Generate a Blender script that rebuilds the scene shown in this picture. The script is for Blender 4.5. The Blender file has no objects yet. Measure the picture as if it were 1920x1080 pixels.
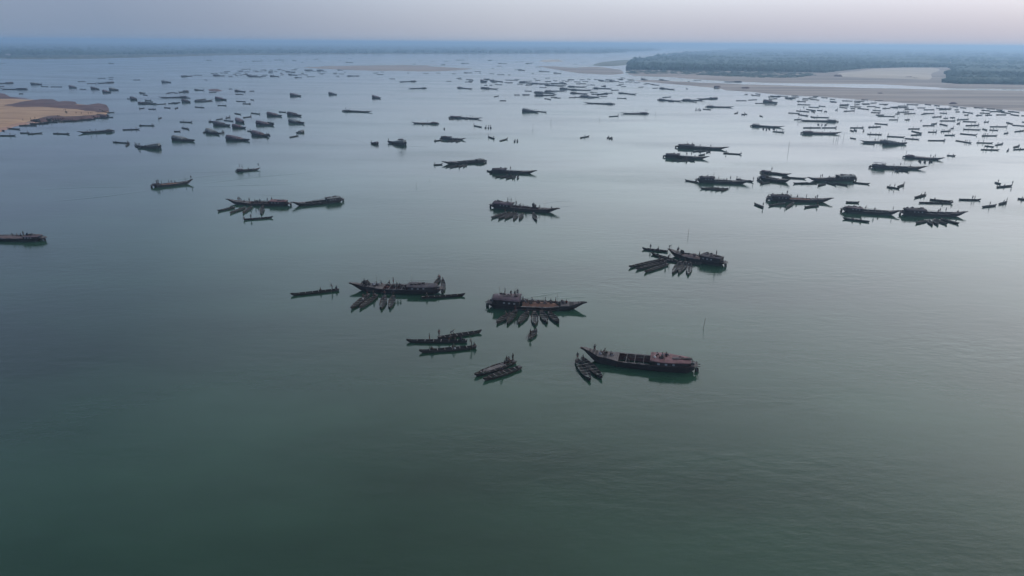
import bpy, bmesh, math, random
import numpy as np
from mathutils import Vector, Matrix, noise as mnoise
from mathutils.geometry import delaunay_2d_cdt

random.seed(7); RNG = np.random.default_rng(7)
S = bpy.context.scene; COL = S.collection
R = math.radians

# ------------------------------------------------------------------ camera
H = 62.0; F = 1320.0; W0, H0 = 1920.0, 1080.0
PITCH = math.atan(460.0 / F); ROLL = R(0.43)
cam = bpy.data.objects.new('camera', bpy.data.cameras.new('camera')); COL.objects.link(cam); S.camera = cam
cam.data.sensor_width = 36; cam.data.lens = 36 * F / W0
cam.data.clip_start = 1; cam.data.clip_end = 60000
M = Matrix.Rotation(R(90) - PITCH, 4, 'X') @ Matrix.Rotation(ROLL, 4, 'Z')
M.translation = (0, 0, H); cam.matrix_world = M
M3 = M.to_3x3()

def ray(px, py):
    return (M3 @ Vector(((px - W0/2) / F, -(py - H0/2) / F, -1))).normalized()
def at(px, py, z=0.0):
    d = ray(px, py)
    if d.z > -1e-4: d.z = -1e-4
    return Vector((0, 0, H)) + d * ((z - H) / d.z)
MI = M.inverted()
def proj(p):
    q = MI @ Vector(p); return (W0/2 + F * q.x / -q.z, H0/2 - F * q.y / -q.z)

# ------------------------------------------------------------------ light
SUN_AZ, SUN_EL = 62.0, 25.0             # azimuth clockwise from view direction (+Y)
w = bpy.data.worlds.new('World'); S.world = w; w.use_nodes = True
nt = w.node_tree; bg = nt.nodes['Background']
sky = nt.nodes.new('ShaderNodeTexSky'); sky.sky_type = 'NISHITA'; sky.sun_disc = False
sky.sun_elevation = R(SUN_EL); sky.sun_rotation = R(SUN_AZ); sky.altitude = 0
sky.air_density = 1.0; sky.dust_density = 3.0; sky.ozone_density = 3.0
veil = nt.nodes.new('ShaderNodeMix'); veil.data_type = 'RGBA'; veil.inputs[0].default_value = 0.85
nt.links.new(sky.outputs[0], veil.inputs[6])
# thin high overcast: a pale grey-lilac layer, brighter round the hidden sun
tc = nt.nodes.new('ShaderNodeTexCoord')
dot = nt.nodes.new('ShaderNodeVectorMath'); dot.operation = 'DOT_PRODUCT'
sd = Vector((math.sin(R(SUN_AZ)) * math.cos(R(SUN_EL)), math.cos(R(SUN_AZ)) * math.cos(R(SUN_EL)), math.sin(R(SUN_EL))))
dot.inputs[1].default_value = sd
nt.links.new(tc.outputs['Generated'], dot.inputs[0])
ramp = nt.nodes.new('ShaderNodeValToRGB')
nt.links.new(dot.outputs['Value'], ramp.inputs[0])
RK = 3.0
stops = ((0.0, (0.32, 0.39, 0.57)), (0.10, (0.36, 0.44, 0.61)), (0.30, (0.70, 0.82, 0.98)), (0.44, (0.87, 0.97, 1.10)), (0.60, (1.20, 1.31, 1.41)), (0.80, (1.42, 1.46, 1.58)), (0.92, (1.70, 1.74, 1.82)), (1.0, (1.85, 1.80, 1.78)))
while len(ramp.color_ramp.elements) < len(stops): ramp.color_ramp.elements.new(0.5)
for e, (p_, c_) in zip(ramp.color_ramp.elements, stops): e.position = p_; e.color = (*[v / RK for v in c_], 1)
# the layer is dimmer where the line of sight skims the thick air at the horizon
sep = nt.nodes.new('ShaderNodeSeparateXYZ'); nt.links.new(tc.outputs['Generated'], sep.inputs[0])
elr = nt.nodes.new('ShaderNodeValToRGB'); nt.links.new(sep.outputs[2], elr.inputs[0])
eks = ((0.0, .95), (0.17, 1.0), (0.32, .98), (0.45, .92), (0.60, .55), (1.0, .50))
while len(elr.color_ramp.elements) < len(eks): elr.color_ramp.elements.new(0.5)
for e, (p_, v) in zip(elr.color_ramp.elements, eks): e.position = p_; e.color = (v, v, v, 1)
el = nt.nodes.new('ShaderNodeMath'); el.operation = 'MULTIPLY'; el.inputs[1].default_value = 11.6 * RK; nt.links.new(elr.outputs[0], el.inputs[0])
sc10 = nt.nodes.new('ShaderNodeVectorMath'); sc10.operation = 'SCALE'; nt.links.new(el.outputs[0], sc10.inputs[3])
nt.links.new(ramp.outputs[0], sc10.inputs[0])
low = nt.nodes.new('ShaderNodeValToRGB'); nt.links.new(dot.outputs['Value'], low.inputs[0])   # the thick air at the horizon evens the glow out
lst = ((0.0, (0.255, 0.325, 0.45)), (0.12, (0.31, 0.365, 0.48)), (0.44, (0.51, 0.53, 0.615)), (0.80, (0.53, 0.52, 0.63)), (1.0, (0.62, 0.60, 0.67)))
while len(low.color_ramp.elements) < len(lst): low.color_ramp.elements.new(0.5)
for e, (p_, c_) in zip(low.color_ramp.elements, lst): e.position = p_; e.color = (*c_, 1)
lsc = nt.nodes.new('ShaderNodeVectorMath'); lsc.operation = 'SCALE'; lsc.inputs[3].default_value = 10.0; nt.links.new(low.outputs[0], lsc.inputs[0])
lf = nt.nodes.new('ShaderNodeMapRange'); lf.interpolation_type = 'SMOOTHSTEP'; lf.inputs[1].default_value = 0.0; lf.inputs[2].default_value = 0.17; nt.links.new(sep.outputs[2], lf.inputs[0])
lm = nt.nodes.new('ShaderNodeMix'); lm.data_type = 'RGBA'; nt.links.new(lf.outputs[0], lm.inputs[0]); nt.links.new(lsc.outputs[0], lm.inputs[6]); nt.links.new(sc10.outputs[0], lm.inputs[7])
nt.links.new(lm.outputs[2], veil.inputs[7])
nt.links.new(veil.outputs[2], bg.inputs[0]); bg.inputs[1].default_value = 0.10

sl = bpy.data.lights.new('sun', 'SUN'); sl.energy = 0.9; sl.angle = R(22); sl.color = (1, 0.95, 0.88)
so = bpy.data.objects.new('sun', sl); COL.objects.link(so); so.rotation_euler = (-sd).to_track_quat('-Z', 'Y').to_euler()
so.location = (0, 0, 300)
S.view_settings.view_transform = 'Standard'; S.view_settings.look = 'None'
S.view_settings.exposure = 0.1; S.view_settings.gamma = 1.0; S.view_settings.use_curve_mapping = False
cy = S.cycles
cy.max_bounces = 6; cy.volume_bounces = 0; cy.transparent_max_bounces = 4; cy.use_denoising = True
cy.use_adaptive_sampling = True

# ------------------------------------------------------------------ materials
MATS = {}
def mat(name, c1, c2=None, scale=3.0, rough=0.8, stretch=(1, 1, 1), bump=0.0, contrast=(0.35, 0.65), coords='Object', extra=None):
    if name in MATS: return MATS[name]
    m = bpy.data.materials.new(name); m.use_nodes = True; t = m.node_tree; b = t.nodes['Principled BSDF']
    b.inputs['Roughness'].default_value = rough
    b.inputs['Specular IOR Level'].default_value = 0.25
    if c2 is None: b.inputs['Base Color'].default_value = (*c1, 1)
    else:
        co = t.nodes.new('ShaderNodeTexCoord'); mp = t.nodes.new('ShaderNodeMapping'); mp.inputs['Scale'].default_value = stretch
        n = t.nodes.new('ShaderNodeTexNoise'); n.inputs['Scale'].default_value = scale; n.inputs['Detail'].default_value = 6; n.inputs['Roughness'].default_value = 0.65
        r = t.nodes.new('ShaderNodeValToRGB'); r.color_ramp.elements[0].position, r.color_ramp.elements[1].position = contrast
        r.color_ramp.elements[0].color = (*c1, 1); r.color_ramp.elements[1].color = (*c2, 1)
        if coords == 'World':
            g = t.nodes.new('ShaderNodeNewGeometry'); t.links.new(g.outputs['Position'], mp.inputs[0])
        else: t.links.new(co.outputs['Object'], mp.inputs[0])
        t.links.new(mp.outputs[0], n.inputs[0]); t.links.new(n.outputs[0], r.inputs[0]); t.links.new(r.outputs[0], b.inputs['Base Color'])
        if bump:
            bp = t.nodes.new('ShaderNodeBump'); bp.inputs['Strength'].default_value = bump; bp.inputs['Distance'].default_value = 0.05
            t.links.new(n.outputs[0], bp.inputs['Height']); t.links.new(bp.outputs[0], b.inputs['Normal'])
    MATS[name] = m; return m

tar = mat('tarred_wood', (0.010, 0.009, 0.010), (0.034, 0.026, 0.024), 2.0, 0.75, (0.5, 3, 6), 0.3)
tar2 = mat('tarred_wood_worn', (0.014, 0.012, 0.012), (0.05, 0.04, 0.036), 1.6, 0.8, (0.5, 3, 6), 0.3)
greenhull = mat('green_painted_wood', (0.010, 0.022, 0.018), (0.03, 0.05, 0.036), 2.0, 0.7, (0.5, 3, 6), 0.2)
plank = mat('grey_planks', (0.055, 0.048, 0.05), (0.17, 0.15, 0.145), 1.4, 0.85, (1, 5, 1), 0.3)
plank_d = mat('dark_planks', (0.014, 0.012, 0.013), (0.05, 0.042, 0.04), 1.4, 0.85, (1, 5, 1), 0.3)
edge = mat('worn_edge', (0.045, 0.04, 0.04), (0.26, 0.245, 0.235), 1.1, 0.8, (1, 1, 1), 0.0)
redroof = mat('faded_red_roof', (0.10, 0.045, 0.05), (0.19, 0.10, 0.105), 0.9, 0.7, (1, 1, 1), 0.2)
darkroof = mat('dark_roof', (0.022, 0.018, 0.024), (0.06, 0.048, 0.058), 0.9, 0.65, (1, 1, 1), 0.2)
mauveroof = mat('mauve_roof', (0.05, 0.032, 0.042), (0.11, 0.075, 0.09), 0.9, 0.6, (1, 1, 1), 0.2)
greyroof = mat('grey_roof', (0.08, 0.09, 0.09), (0.17, 0.18, 0.18), 0.9, 0.6)
redwood = mat('red_oxide_wood', (0.045, 0.018, 0.018), (0.10, 0.042, 0.038), 1.4, 0.8, (1, 2, 2), 0.2)
sandm = mat('wet_sand_cargo', (0.11, 0.08, 0.08), (0.20, 0.145, 0.135), 1.2, 0.9, (1, 1, 1), 0.6)
sandm2 = mat('orange_sand_cargo', (0.11, 0.055, 0.04), (0.20, 0.105, 0.07), 1.2, 0.9, (1, 1, 1), 0.6)
panem = mat('pale_pane', (0.22, 0.24, 0.26), None, rough=0.25)
paintw = mat('white_patch', (0.35, 0.33, 0.32), (0.62, 0.60, 0.58), 3, 0.7)
metal = mat('engine_metal', (0.03, 0.03, 0.035), (0.09, 0.09, 0.09), 6, 0.45)
bamboo = mat('bamboo', (0.07, 0.06, 0.045), (0.15, 0.12, 0.08), 4, 0.7)
clothA = mat('tarpaulin', (0.14, 0.15, 0.17), (0.32, 0.32, 0.34), 2, 0.8)
skin = mat('skin', (0.035, 0.018, 0.012), (0.05, 0.026, 0.018), 5, 0.55)
hairm = mat('hair', (0.006, 0.005, 0.005), (0.012, 0.01, 0.01), 9, 0.8)
CL = [mat('cloth_' + n, c, tuple(x * 1.4 for x in c), 7, 0.9) for n, c in
      (('navy', (0.012, 0.016, 0.035)), ('black', (0.008, 0.008, 0.009)), ('brown', (0.03, 0.016, 0.01)), ('red', (0.09, 0.015, 0.014)), ('grey', (0.07, 0.07, 0.075)), ('white', (0.28, 0.28, 0.29)))]

# ------------------------------------------------------------------ mesh builder
class MB:
    def __init__(s): s.v = []; s.f = []; s.m = []
    def add(s, vs, fs, mi=0):
        o = len(s.v); s.v += [tuple(v) for v in vs]; s.f += [tuple(i + o for i in f) for f in fs]; s.m += [mi] * len(fs)
    def box(s, c, d, rz=0, ry=0, mi=0, taper=1.0):
        Rm = Matrix.Rotation(rz, 3, 'Z') @ Matrix.Rotation(ry, 3, 'Y')
        vs = []
        for z in (-1, 1):
            k = taper if z > 0 else 1
            for x, y in ((-1, -1), (1, -1), (1, 1), (-1, 1)):
                vs.append(Rm @ Vector((x * d[0] / 2 * k, y * d[1] / 2 * k, z * d[2] / 2)) + Vector(c))
        s.add(vs, [(3, 2, 1, 0), (4, 5, 6, 7), (0, 1, 5, 4), (1, 2, 6, 5), (2, 3, 7, 6), (3, 0, 4, 7)], mi)
    def tube(s, pts, rad, n=6, mi=0):
        pts = [Vector(p) for p in pts]; rr = rad if isinstance(rad, (list, tuple)) else [rad] * len(pts)
        vs = []
        for i, p in enumerate(pts):
            d = (pts[min(i + 1, len(pts) - 1)] - pts[max(i - 1, 0)]).normalized()
            a = d.orthogonal().normalized(); b = d.cross(a)
            for k in range(n):
                t = 2 * math.pi * k / n; vs.append(p + (a * math.cos(t) + b * math.sin(t)) * rr[i])
        fs = [(i*n + k, i*n + (k+1) % n, (i+1)*n + (k+1) % n, (i+1)*n + k) for i in range(len(pts)-1) for k in range(n)]
        fs += [tuple(range(n))[::-1], tuple(range((len(pts)-1)*n, len(pts)*n))]
        s.add(vs, fs, mi)
    def lump(s, c, r, seed=0, n=(8, 5), mi=0, rough=0.25):
        vs = []; rnd = random.Random(seed)
        c = Vector(c)
        vs.append(c + Vector((0, 0, r[2])))
        for j in range(1, n[1]):
            ph = math.pi * j / n[1]
            for i in range(n[0]):
                th = 2 * math.pi * i / n[0]; k = 1 + rnd.uniform(-rough, rough)
                vs.append(c + Vector((math.sin(ph) * math.cos(th) * r[0] * k, math.sin(ph) * math.sin(th) * r[1] * k, math.cos(ph) * r[2] * k)))
        vs.append(c - Vector((0, 0, r[2])))
        fs = []; N = n[0]
        for i in range(N): fs.append((0, 1 + i, 1 + (i+1) % N))
        for j in range(n[1] - 2):
            for i in range(N):
                a = 1 + j*N + i; b = 1 + j*N + (i+1) % N; fs.append((a, a + N, b + N, b))
        L = len(vs) - 1; o = 1 + (n[1] - 2) * N
        for i in range(N): fs.append((L, o + (i+1) % N, o + i))
        s.add(vs, fs, mi)
    def mesh(s, name, mats, smooth=False):
        me = bpy.data.meshes.new(name); me.from_pydata(s.v, [], s.f)
        for m in (mats if isinstance(mats, (list, tuple)) else [mats]): me.materials.append(m)
        if any(s.m): me.polygons.foreach_set('material_index', s.m)
        if smooth: me.polygons.foreach_set('use_smooth', [True] * len(me.polygons))
        me.update(); return me
def link(name, me, parent=None):
    o = bpy.data.objects.new(name, me); COL.objects.link(o)
    if parent is not None: o.parent = parent
    return o
def empty(name, loc=(0, 0, 0), rz=0.0):
    o = bpy.data.objects.new(name, None); COL.objects.link(o); o.location = loc; o.rotation_euler = (0, 0, rz)
    o.empty_display_size = 0.5; return o
def copy_tree(o, parent=None):
    c = o.copy(); COL.objects.link(c)
    if parent is not None: c.parent = parent
    for ch in o.children: copy_tree(ch, c)
    return c
def tag(o, label, cat, group=None):
    o['label'] = label; o['category'] = cat
    if group: o['group'] = group

# ------------------------------------------------------------------ setting: water, haze
wm = bpy.data.materials.new('river_water'); wm.use_nodes = True; t = wm.node_tree; b = t.nodes['Principled BSDF']
b.inputs['IOR'].default_value = 1.33; b.inputs['Specular IOR Level'].default_value = 0.5
g = t.nodes.new('ShaderNodeNewGeometry')
def wnoise(scale, stretch, detail=4, rough=0.55, rot=0.0):
    mp = t.nodes.new('ShaderNodeMapping'); mp.inputs['Scale'].default_value = stretch; mp.inputs['Rotation'].default_value = (0, 0, rot)
    n = t.nodes.new('ShaderNodeTexNoise'); n.inputs['Scale'].default_value = scale; n.inputs['Detail'].default_value = detail; n.inputs['Roughness'].default_value = rough
    t.links.new(g.outputs['Position'], mp.inputs[0]); t.links.new(mp.outputs[0], n.inputs[0]); return n
n1 = wnoise(0.012, (0.55, 1, 1), 5, 0.55, R(12))          # silt clouds and current bands
r1 = t.nodes.new('ShaderNodeValToRGB'); t.links.new(n1.outputs[0], r1.inputs[0])
r1.color_ramp.elements[0].position = 0.38; r1.color_ramp.elements[0].color = (0.008, 0.028, 0.015, 1)
r1.color_ramp.elements[1].position = 0.62; r1.color_ramp.elements[1].color = (0.026, 0.070, 0.043, 1)
t.links.new(r1.outputs[0], b.inputs['Base Color'])
n2 = wnoise(0.02, (0.35, 1, 1), 4, 0.6, R(8))              # ruffled and slick patches
r2 = t.nodes.new('ShaderNodeMapRange'); t.links.new(n2.outputs[0], r2.inputs[0])
r2.inputs[1].default_value = 0.35; r2.inputs[2].default_value = 0.65; r2.inputs[3].default_value = 0.06; r2.inputs[4].default_value = 0.16
t.links.new(r2.outputs[0], b.inputs['Roughness'])
n3 = wnoise(0.45, (0.45, 1, 1), 5, 0.6, R(6)); n4 = wnoise(0.06, (0.4, 1, 1), 3, 0.5, R(-10))
r3 = t.nodes.new('ShaderNodeMapRange'); t.links.new(n2.outputs[0], r3.inputs[0])
r3.inputs[1].default_value = 0.42; r3.inputs[2].default_value = 0.7; r3.inputs[3].default_value = 0.08; r3.inputs[4].default_value = 1.0
b1 = t.nodes.new('ShaderNodeBump'); b1.inputs['Distance'].default_value = 0.15; t.links.new(r3.outputs[0], b1.inputs['Strength'])
b2 = t.nodes.new('ShaderNodeBump'); b2.inputs['Distance'].default_value = 0.25; b2.inputs['Strength'].default_value = 0.4
t.links.new(n3.outputs[0], b1.inputs['Height']); t.links.new(n4.outputs[0], b2.inputs['Height'])
t.links.new(b2.outputs[0], b1.inputs['Normal']); t.links.new(b1.outputs[0], b.inputs['Normal'])
q = MB(); E = 21000
q.add([(-E, -900, 0), (E, -900, 0), (E, 25000, 0), (-E, 25000, 0)], [(0, 1, 2, 3)])
water = link('water', q.mesh('water', wm)); water['kind'] = 'structure'

HZ_TOP = 72.0
hm = bpy.data.materials.new('haze'); hm.use_nodes = True; t = hm.node_tree
for n in list(t.nodes):
    if n.type != 'OUTPUT_MATERIAL': t.nodes.remove(n)
pv = t.nodes.new('ShaderNodeVolumePrincipled'); t.links.new(pv.outputs[0], t.nodes['Material Output'].inputs['Volume'])
pv.inputs['Color'].default_value = (0.47, 0.71, 0.99, 1); pv.inputs['Density'].default_value = 2.5e-4; pv.inputs['Anisotropy'].default_value = 0.35
q = MB(); q.box((0, 12100, (HZ_TOP - 4) / 2), (41000, 25000, HZ_TOP + 4))
haze = link('haze', q.mesh('haze', hm)); haze['kind'] = 'stuff'

# ------------------------------------------------------------------ land: sheets filled from shoreline outlines
def densify(P, step):
    out = []
    for i in range(len(P)):
        a, b_ = Vector(P[i]), Vector(P[(i+1) % len(P)]); n = max(1, min(60, int((b_ - a).length / step)))
        for k in range(n): out.append(a.lerp(b_, k / n))
    return out
def inside(px, py, poly):
    r = np.zeros(len(px), bool); n = len(poly); j = n - 1
    for i in range(n):
        xi, yi = poly[i]; xj, yj = poly[j]
        c = ((yi > py) != (yj > py)) & (px < (xj - xi) * (py - yi) / (yj - yi + 1e-12) + xi); r ^= c; j = i
    return r
def edge_dist(pts, poly):
    P = np.array(poly); Q = np.roll(P, -1, 0); d = np.full(len(pts), 1e9)
    for a, b_ in zip(P, Q):
        ab = b_ - a; tt = np.clip(((pts - a) @ ab) / (ab @ ab + 1e-9), 0, 1); d = np.minimum(d, np.linalg.norm(pts - (a + tt[:, None] * ab), axis=1))
    return d
def world_poly(pix, jit=0.0):
    out = []
    for x, y in pix:
        p = at(x, y); out.append((p.x, p.y))
    return out
def land(name, pix, h, ramp_m, m, npts=900, jag=1.0, nz=0.3, sc=0.02, z0=-0.4):
    """pix: outline in photo pixels, put down on the water plane; h: height above the water once ramp_m metres inland"""
    fine = []
    for i in range(len(pix)):                       # ragged shoreline
        a = pix[i]; b_ = pix[(i+1) % len(pix)]; n = max(1, min(40, int(math.hypot(b_[0]-a[0], (b_[1]-a[1])*4) / 9)))
        for k in range(n):
            u = k / n; fine.append((a[0] + (b_[0]-a[0])*u, a[1] + (b_[1]-a[1])*u + (random.uniform(-1, 1) * jag * 0.35 if k else 0)))
    poly = world_poly(fine)
    xs = np.array([p[0] for p in fine]); ys = np.array([p[1] for p in fine])
    px = RNG.uniform(xs.min(), xs.max(), npts * 4); py = RNG.uniform(ys.min(), ys.max(), npts * 4)
    k = inside(px, py, fine); px = px[k][:npts]; py = py[k][:npts]
    wp = np.array([at(x, y)[:2] for x, y in zip(px, py)])
    d = edge_dist(wp, poly)
    keep = d > ramp_m * 0.15; wp = wp[keep]; d = d[keep]
    allp = [Vector(p) for p in poly] + [Vector(p) for p in wp]
    n = len(poly)
    vs, es, fs, _, _, _ = delaunay_2d_cdt(allp, [(i, (i+1) % n) for i in range(n)], [list(range(n))], 1, 1e-3)
    V = np.array([(v.x, v.y) for v in vs]); D = edge_dist(V, poly)
    out = []
    for (x, y), dd in zip(V, D):
        s_ = min(1.0, dd / ramp_m); s_ = s_ * s_ * (3 - 2 * s_)
        z = z0 + (h - z0) * s_ + (mnoise.noise((x * sc, y * sc, h)) * nz * s_)
        out.append((x, y, z))
    me = bpy.data.meshes.new(name); me.from_pydata(out, [], [tuple(f) for f in fs]); me.materials.append(m)
    me.polygons.foreach_set('use_smooth', [True] * len(me.polygons)); me.update()
    bm = bmesh.new(); bm.from_mesh(me)
    for f in bm.faces:
        if f.normal.z < 0: f.normal_flip()
    bm.to_mesh(me); bm.free()
    o = link(name, me); o['kind'] = 'structure'; return o, poly

gold = mat('golden_sand', (0.27, 0.165, 0.10), (0.46, 0.30, 0.18), 0.05, 0.95, (0.4, 1.6, 1), 0.2, coords='World')
wet = mat('wet_mud_sand', (0.065, 0.036, 0.038), (0.14, 0.075, 0.066), 0.05, 0.85, (1, 1, 1), 0.2, coords='World')
greysand = mat('grey_sand_flat', (0.165, 0.135, 0.12), (0.39, 0.335, 0.295), 0.007, 0.9, (0.3, 3.2, 1), 0.0, coords='World')
palesand = mat('pale_sand', (0.42, 0.36, 0.29), (0.55, 0.48, 0.40), 0.008, 0.95, (1, 1, 1), 0.0, coords='World')
earth = mat('forest_floor', (0.05, 0.06, 0.03), (0.10, 0.10, 0.06), 0.004, 0.95, coords='World')

FAR = 12
def hor(x): return 80 + (x - 960) * math.tan(ROLL)
land('far_bank', [(-500, 106), (-250, 108), (0, 110), (60, 111.5), (110, 110.5), (180, 110), (260, 108), (400, 104.5), (600, 102), (800, 101.5), (1000, 101), (1130, 100.5), (1165, 98.5), (1235, 95.5), (1250, 94),
                  (1250, hor(1250)+5), (960, hor(960)+4), (300, hor(300)+4), (-500, hor(-500)+4)], 2.0, 60, earth, 500, 0.6, 0.5, 0.002)
land('right_bank', [(1180, 129), (1165, 133), (1172, 140), (1180, 142.5), (1250, 145), (1300, 149), (1350, 152), (1440, 156), (1520, 157.5), (1600, 158), (1650, 158.5), (1700, 162), (1780, 166), (1920, 168), (2300, 176),
                    (2300, hor(2300)+5), (1700, hor(1700)+4), (1380, hor(1380)+5), (1360, 92.5), (1260, 98), (1225, 105), (1182, 111)], 1.2, 40, greysand, 1400, 0.5, 0.5, 0.004)
land('mud_bar', [(1000, 123.6), (1040, 124), (1075, 126.5), (1100, 124.5), (1130, 125.5), (1150, 128), (1172, 131), (1178, 138), (1150, 141.2), (1110, 139), (1080, 137.5), (1045, 132), (1020, 128)], 0.8, 25, greysand, 300, 0.8)
land('reed_bar', [(1104, 122.5), (1118, 118), (1145, 114), (1180, 111), (1185, 122), (1150, 124), (1125, 124)], 1.0, 25, mat('reedy_flat', (0.10, 0.12, 0.09), (0.2, 0.2, 0.16), 0.01, 0.95, coords='World'), 250, 0.6)
land('pale_sandbar', [(1006, 116), (1012, 112.5), (1030, 111.5), (1050, 111.5), (1061, 115.2), (1040, 116.3)], 0.6, 20, palesand, 120, 0.3)
land('mid_sandbar', [(555, 126.5), (620, 123.5), (700, 122.3), (790, 122.3), (828, 120.2), (838, 120.6), (805, 124), (850, 126.5), (895, 129), (850, 133), (790, 134.5), (740, 132.5), (700, 133), (620, 130)], 0.9, 25, greysand, 500, 0.6)
land('pink_sandbar', [(384, 168.5), (395, 166.5), (412, 167), (422, 170), (408, 172.5), (390, 171)], 0.5, 6, wet, 80, 0.4)
land('right_sandbar', [(1158, 148.8), (1200, 149.5), (1260, 152), (1300, 154), (1400, 158), (1450, 160), (1550, 162.5), (1700, 166.5), (1790, 168.5), (1920, 170), (2300, 178), (2300, 236), (2100, 222), (1920, 208.5), (1860, 204), (1800, 200), (1700, 193), (1650, 190), (1600, 186), (1560, 183), (1520, 180.5), (1480, 179), (1440, 176), (1400, 172), (1380, 171), (1352, 169), (1340, 165), (1310, 162.5), (1270, 159), (1210, 154), (1165, 150)], 1.0, 18, greysand, 2200, 0.8, 0.45, 0.02)
land('wet_strand', [(1440, 174.5), (1520, 179), (1600, 184.5), (1700, 191), (1800, 198), (1920, 206), (2300, 233), (2300, 240), (1920, 210.5), (1860, 206), (1800, 201.5), (1700, 195), (1600, 188), (1520, 182), (1440, 178)], 0.25, 14, mat('wet_strand', (0.10, 0.085, 0.085), (0.17, 0.14, 0.135), 0.03, 0.5, (0.5, 2, 1), coords='World'), 700, 0.9)
land('dune_field', [(1545, 138), (1620, 129.5), (1690, 127.5), (1775, 128.5), (1780, 131), (1772, 150), (1766, 154), (1700, 150), (1600, 147), (1540, 144)], 3.2, 60, palesand, 500, 0.4, 1.0, 0.006)
beach, _ = land('sand_beach', [(-420, 182), (-60, 182), (0, 183), (20, 184.5), (60, 187), (90, 189), (140, 193), (165, 197.5), (190, 198), (206, 205), (211, 210), (203, 214.5), (198, 217.5), (165, 223), (130, 226), (105, 224.5), (85, 227), (60, 227.5), (40, 232.5), (20, 240), (0, 247), (-80, 262), (-420, 330)], 1.4, 9, gold, 2500, 0.7, 0.18, 0.05)
for nm, pts, hh, rm, mm in (('sand_mound', [(8, 200), (25, 196), (45, 192), (80, 188), (100, 188.5), (110, 193), (122, 191.5), (142, 193), (146, 199), (165, 199), (185, 196), (200, 199), (204, 205), (205, 211), (180, 214), (150, 210), (120, 206), (90, 205), (50, 204), (15, 203)], 2.6, 26, wet),
                    ('sand_mound', [(-200, 176), (0, 176.5), (9, 178), (20, 184), (60, 187.5), (10, 188), (-200, 189)], 3.6, 26, wet),
                    ('wet_shore', [(60, 226), (82, 221), (100, 220), (118, 219), (130, 221), (160, 219), (185, 216), (203, 214.5), (198, 219), (165, 224.5), (130, 227.5), (105, 226), (85, 228.5), (60, 229)], 1.9, 6, wet),
                    ('wet_shore', [(-60, 256), (0, 239), (22, 233), (60, 229.5), (84, 229), (60, 232), (40, 235), (20, 242), (0, 249.5), (-60, 262)], 1.2, 6, mat('damp_beach', (0.26, 0.15, 0.11), (0.36, 0.22, 0.16), 0.05, 0.8, coords='World'))):
    land(nm, pts, hh, rm, mm, 500, 0.5, 0.7, 0.04, 1.35 if nm == 'sand_mound' else -0.3)

# ------------------------------------------------------------------ forests: uneven canopy with thousands of crowns
leaf = mat('forest_leaves', (0.010, 0.040, 0.034), (0.020, 0.064, 0.050), 0.02, 0.9, (1, 1, 1), 0.0, (0.3, 0.7), coords='World')
bm = bmesh.new(); bmesh.ops.create_icosphere(bm, subdivisions=1, radius=1)
ICO_V = np.array([v.co[:] for v in bm.verts]); ICO_F = np.array([[v.index for v in f.verts] for f in bm.faces]); bm.free()
def forest(name, pix, n, hmin=7, hmax=15, edge_px=(), nedge=0):
    xs = [p[0] for p in pix]; ys = [p[1] for p in pix]
    px = RNG.uniform(min(xs), max(xs), n * 5); py = RNG.uniform(min(ys), max(ys), n * 5)
    k = inside(px, py, pix); px, py = px[k][:n], py[k][:n]
    if nedge:                                            # thick wall of trees along the near edge
        e = np.array(edge_px, float); u = RNG.uniform(0, len(e) - 1.001, nedge); i = u.astype(int); fr = (u - i)[:, None]
        q_ = e[i] * (1 - fr) + e[i + 1] * fr; px = np.r_[px, q_[:, 0]]; py = np.r_[py, q_[:, 1] - RNG.uniform(0, 1, nedge) ** 1.5 * 2.0]
    V = []; Fc = []
    for j, (x, y) in enumerate(zip(px, py)):
        p = at(x, y); dist = p.length
        r = RNG.uniform(4.5, 9) * max(1.0, dist / 2200) ** 0.9
        hh = RNG.uniform(hmin, hmax) * (0.8 + 0.5 * mnoise.noise((p.x * 0.003, p.y * 0.003, 1)))
        v = ICO_V * (1 + RNG.uniform(-0.28, 0.28, (len(ICO_V), 1))) * np.array([r, r, min(r, hh * 0.62)])
        v = v + np.array([p.x, p.y, hh - min(r, hh * 0.62) * 0.8]); V.append(v); Fc.append(ICO_F + j * len(ICO_V))
    V = np.concatenate(V); Fc = np.concatenate(Fc)
    me = bpy.data.meshes.new(name); me.from_pydata(V.tolist(), [], Fc.tolist()); me.materials.append(leaf); me.update()
    o = link(name, me); o['kind'] = 'stuff'; return o
def canopy(name, pix, h):
    o, _ = land(name, pix, h, 22, leaf, 1600, 0.2, h * 0.6, 0.012, z0=0.0); o['kind'] = 'stuff'
far_near_edge = [(-500, 101.5), (-100, 103), (0, 103.5), (60, 104), (130, 103.5), (250, 102.5), (400, 101), (600, 100.2), (800, 100), (1000, 99.7), (1130, 99), (1160, 97.5), (1225, 94)]
far_pix = far_near_edge + [(1225, hor(1225)+4.6), (960, hor(960)+4.2), (300, hor(300)+4.2), (-500, hor(-500)+4.2)]
canopy('forest', far_pix, 7.0); forest('forest', far_pix, 3800, 9, 17, far_near_edge, 1100)
rA_edge = [(1178, 130.5), (1230, 132.5), (1300, 133.5), (1400, 134.5), (1480, 136), (1545, 137), (1580, 133), (1620, 129), (1690, 126.8), (1780, 127)]
rA = [(1180, 112), (1178, 130.5)] + rA_edge[1:] + [(1780, 110), (2300, 112), (2300, hor(2300)+5), (1700, hor(1700)+4.4), (1380, hor(1380)+5.4), (1360, 94), (1262, 100), (1225, 107)]
canopy('forest', rA, 6.5); forest('forest', rA, 4200, 9.5, 13, rA_edge, 900)
rB_edge = [(1772, 155.5), (1800, 158.5), (1860, 159), (1930, 160), (2050, 162), (2300, 168)]
rB = [(1781, 127), (1776, 140), (1772, 155.5)] + rB_edge[1:] + [(2300, 112), (1781, 110)]
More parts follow.
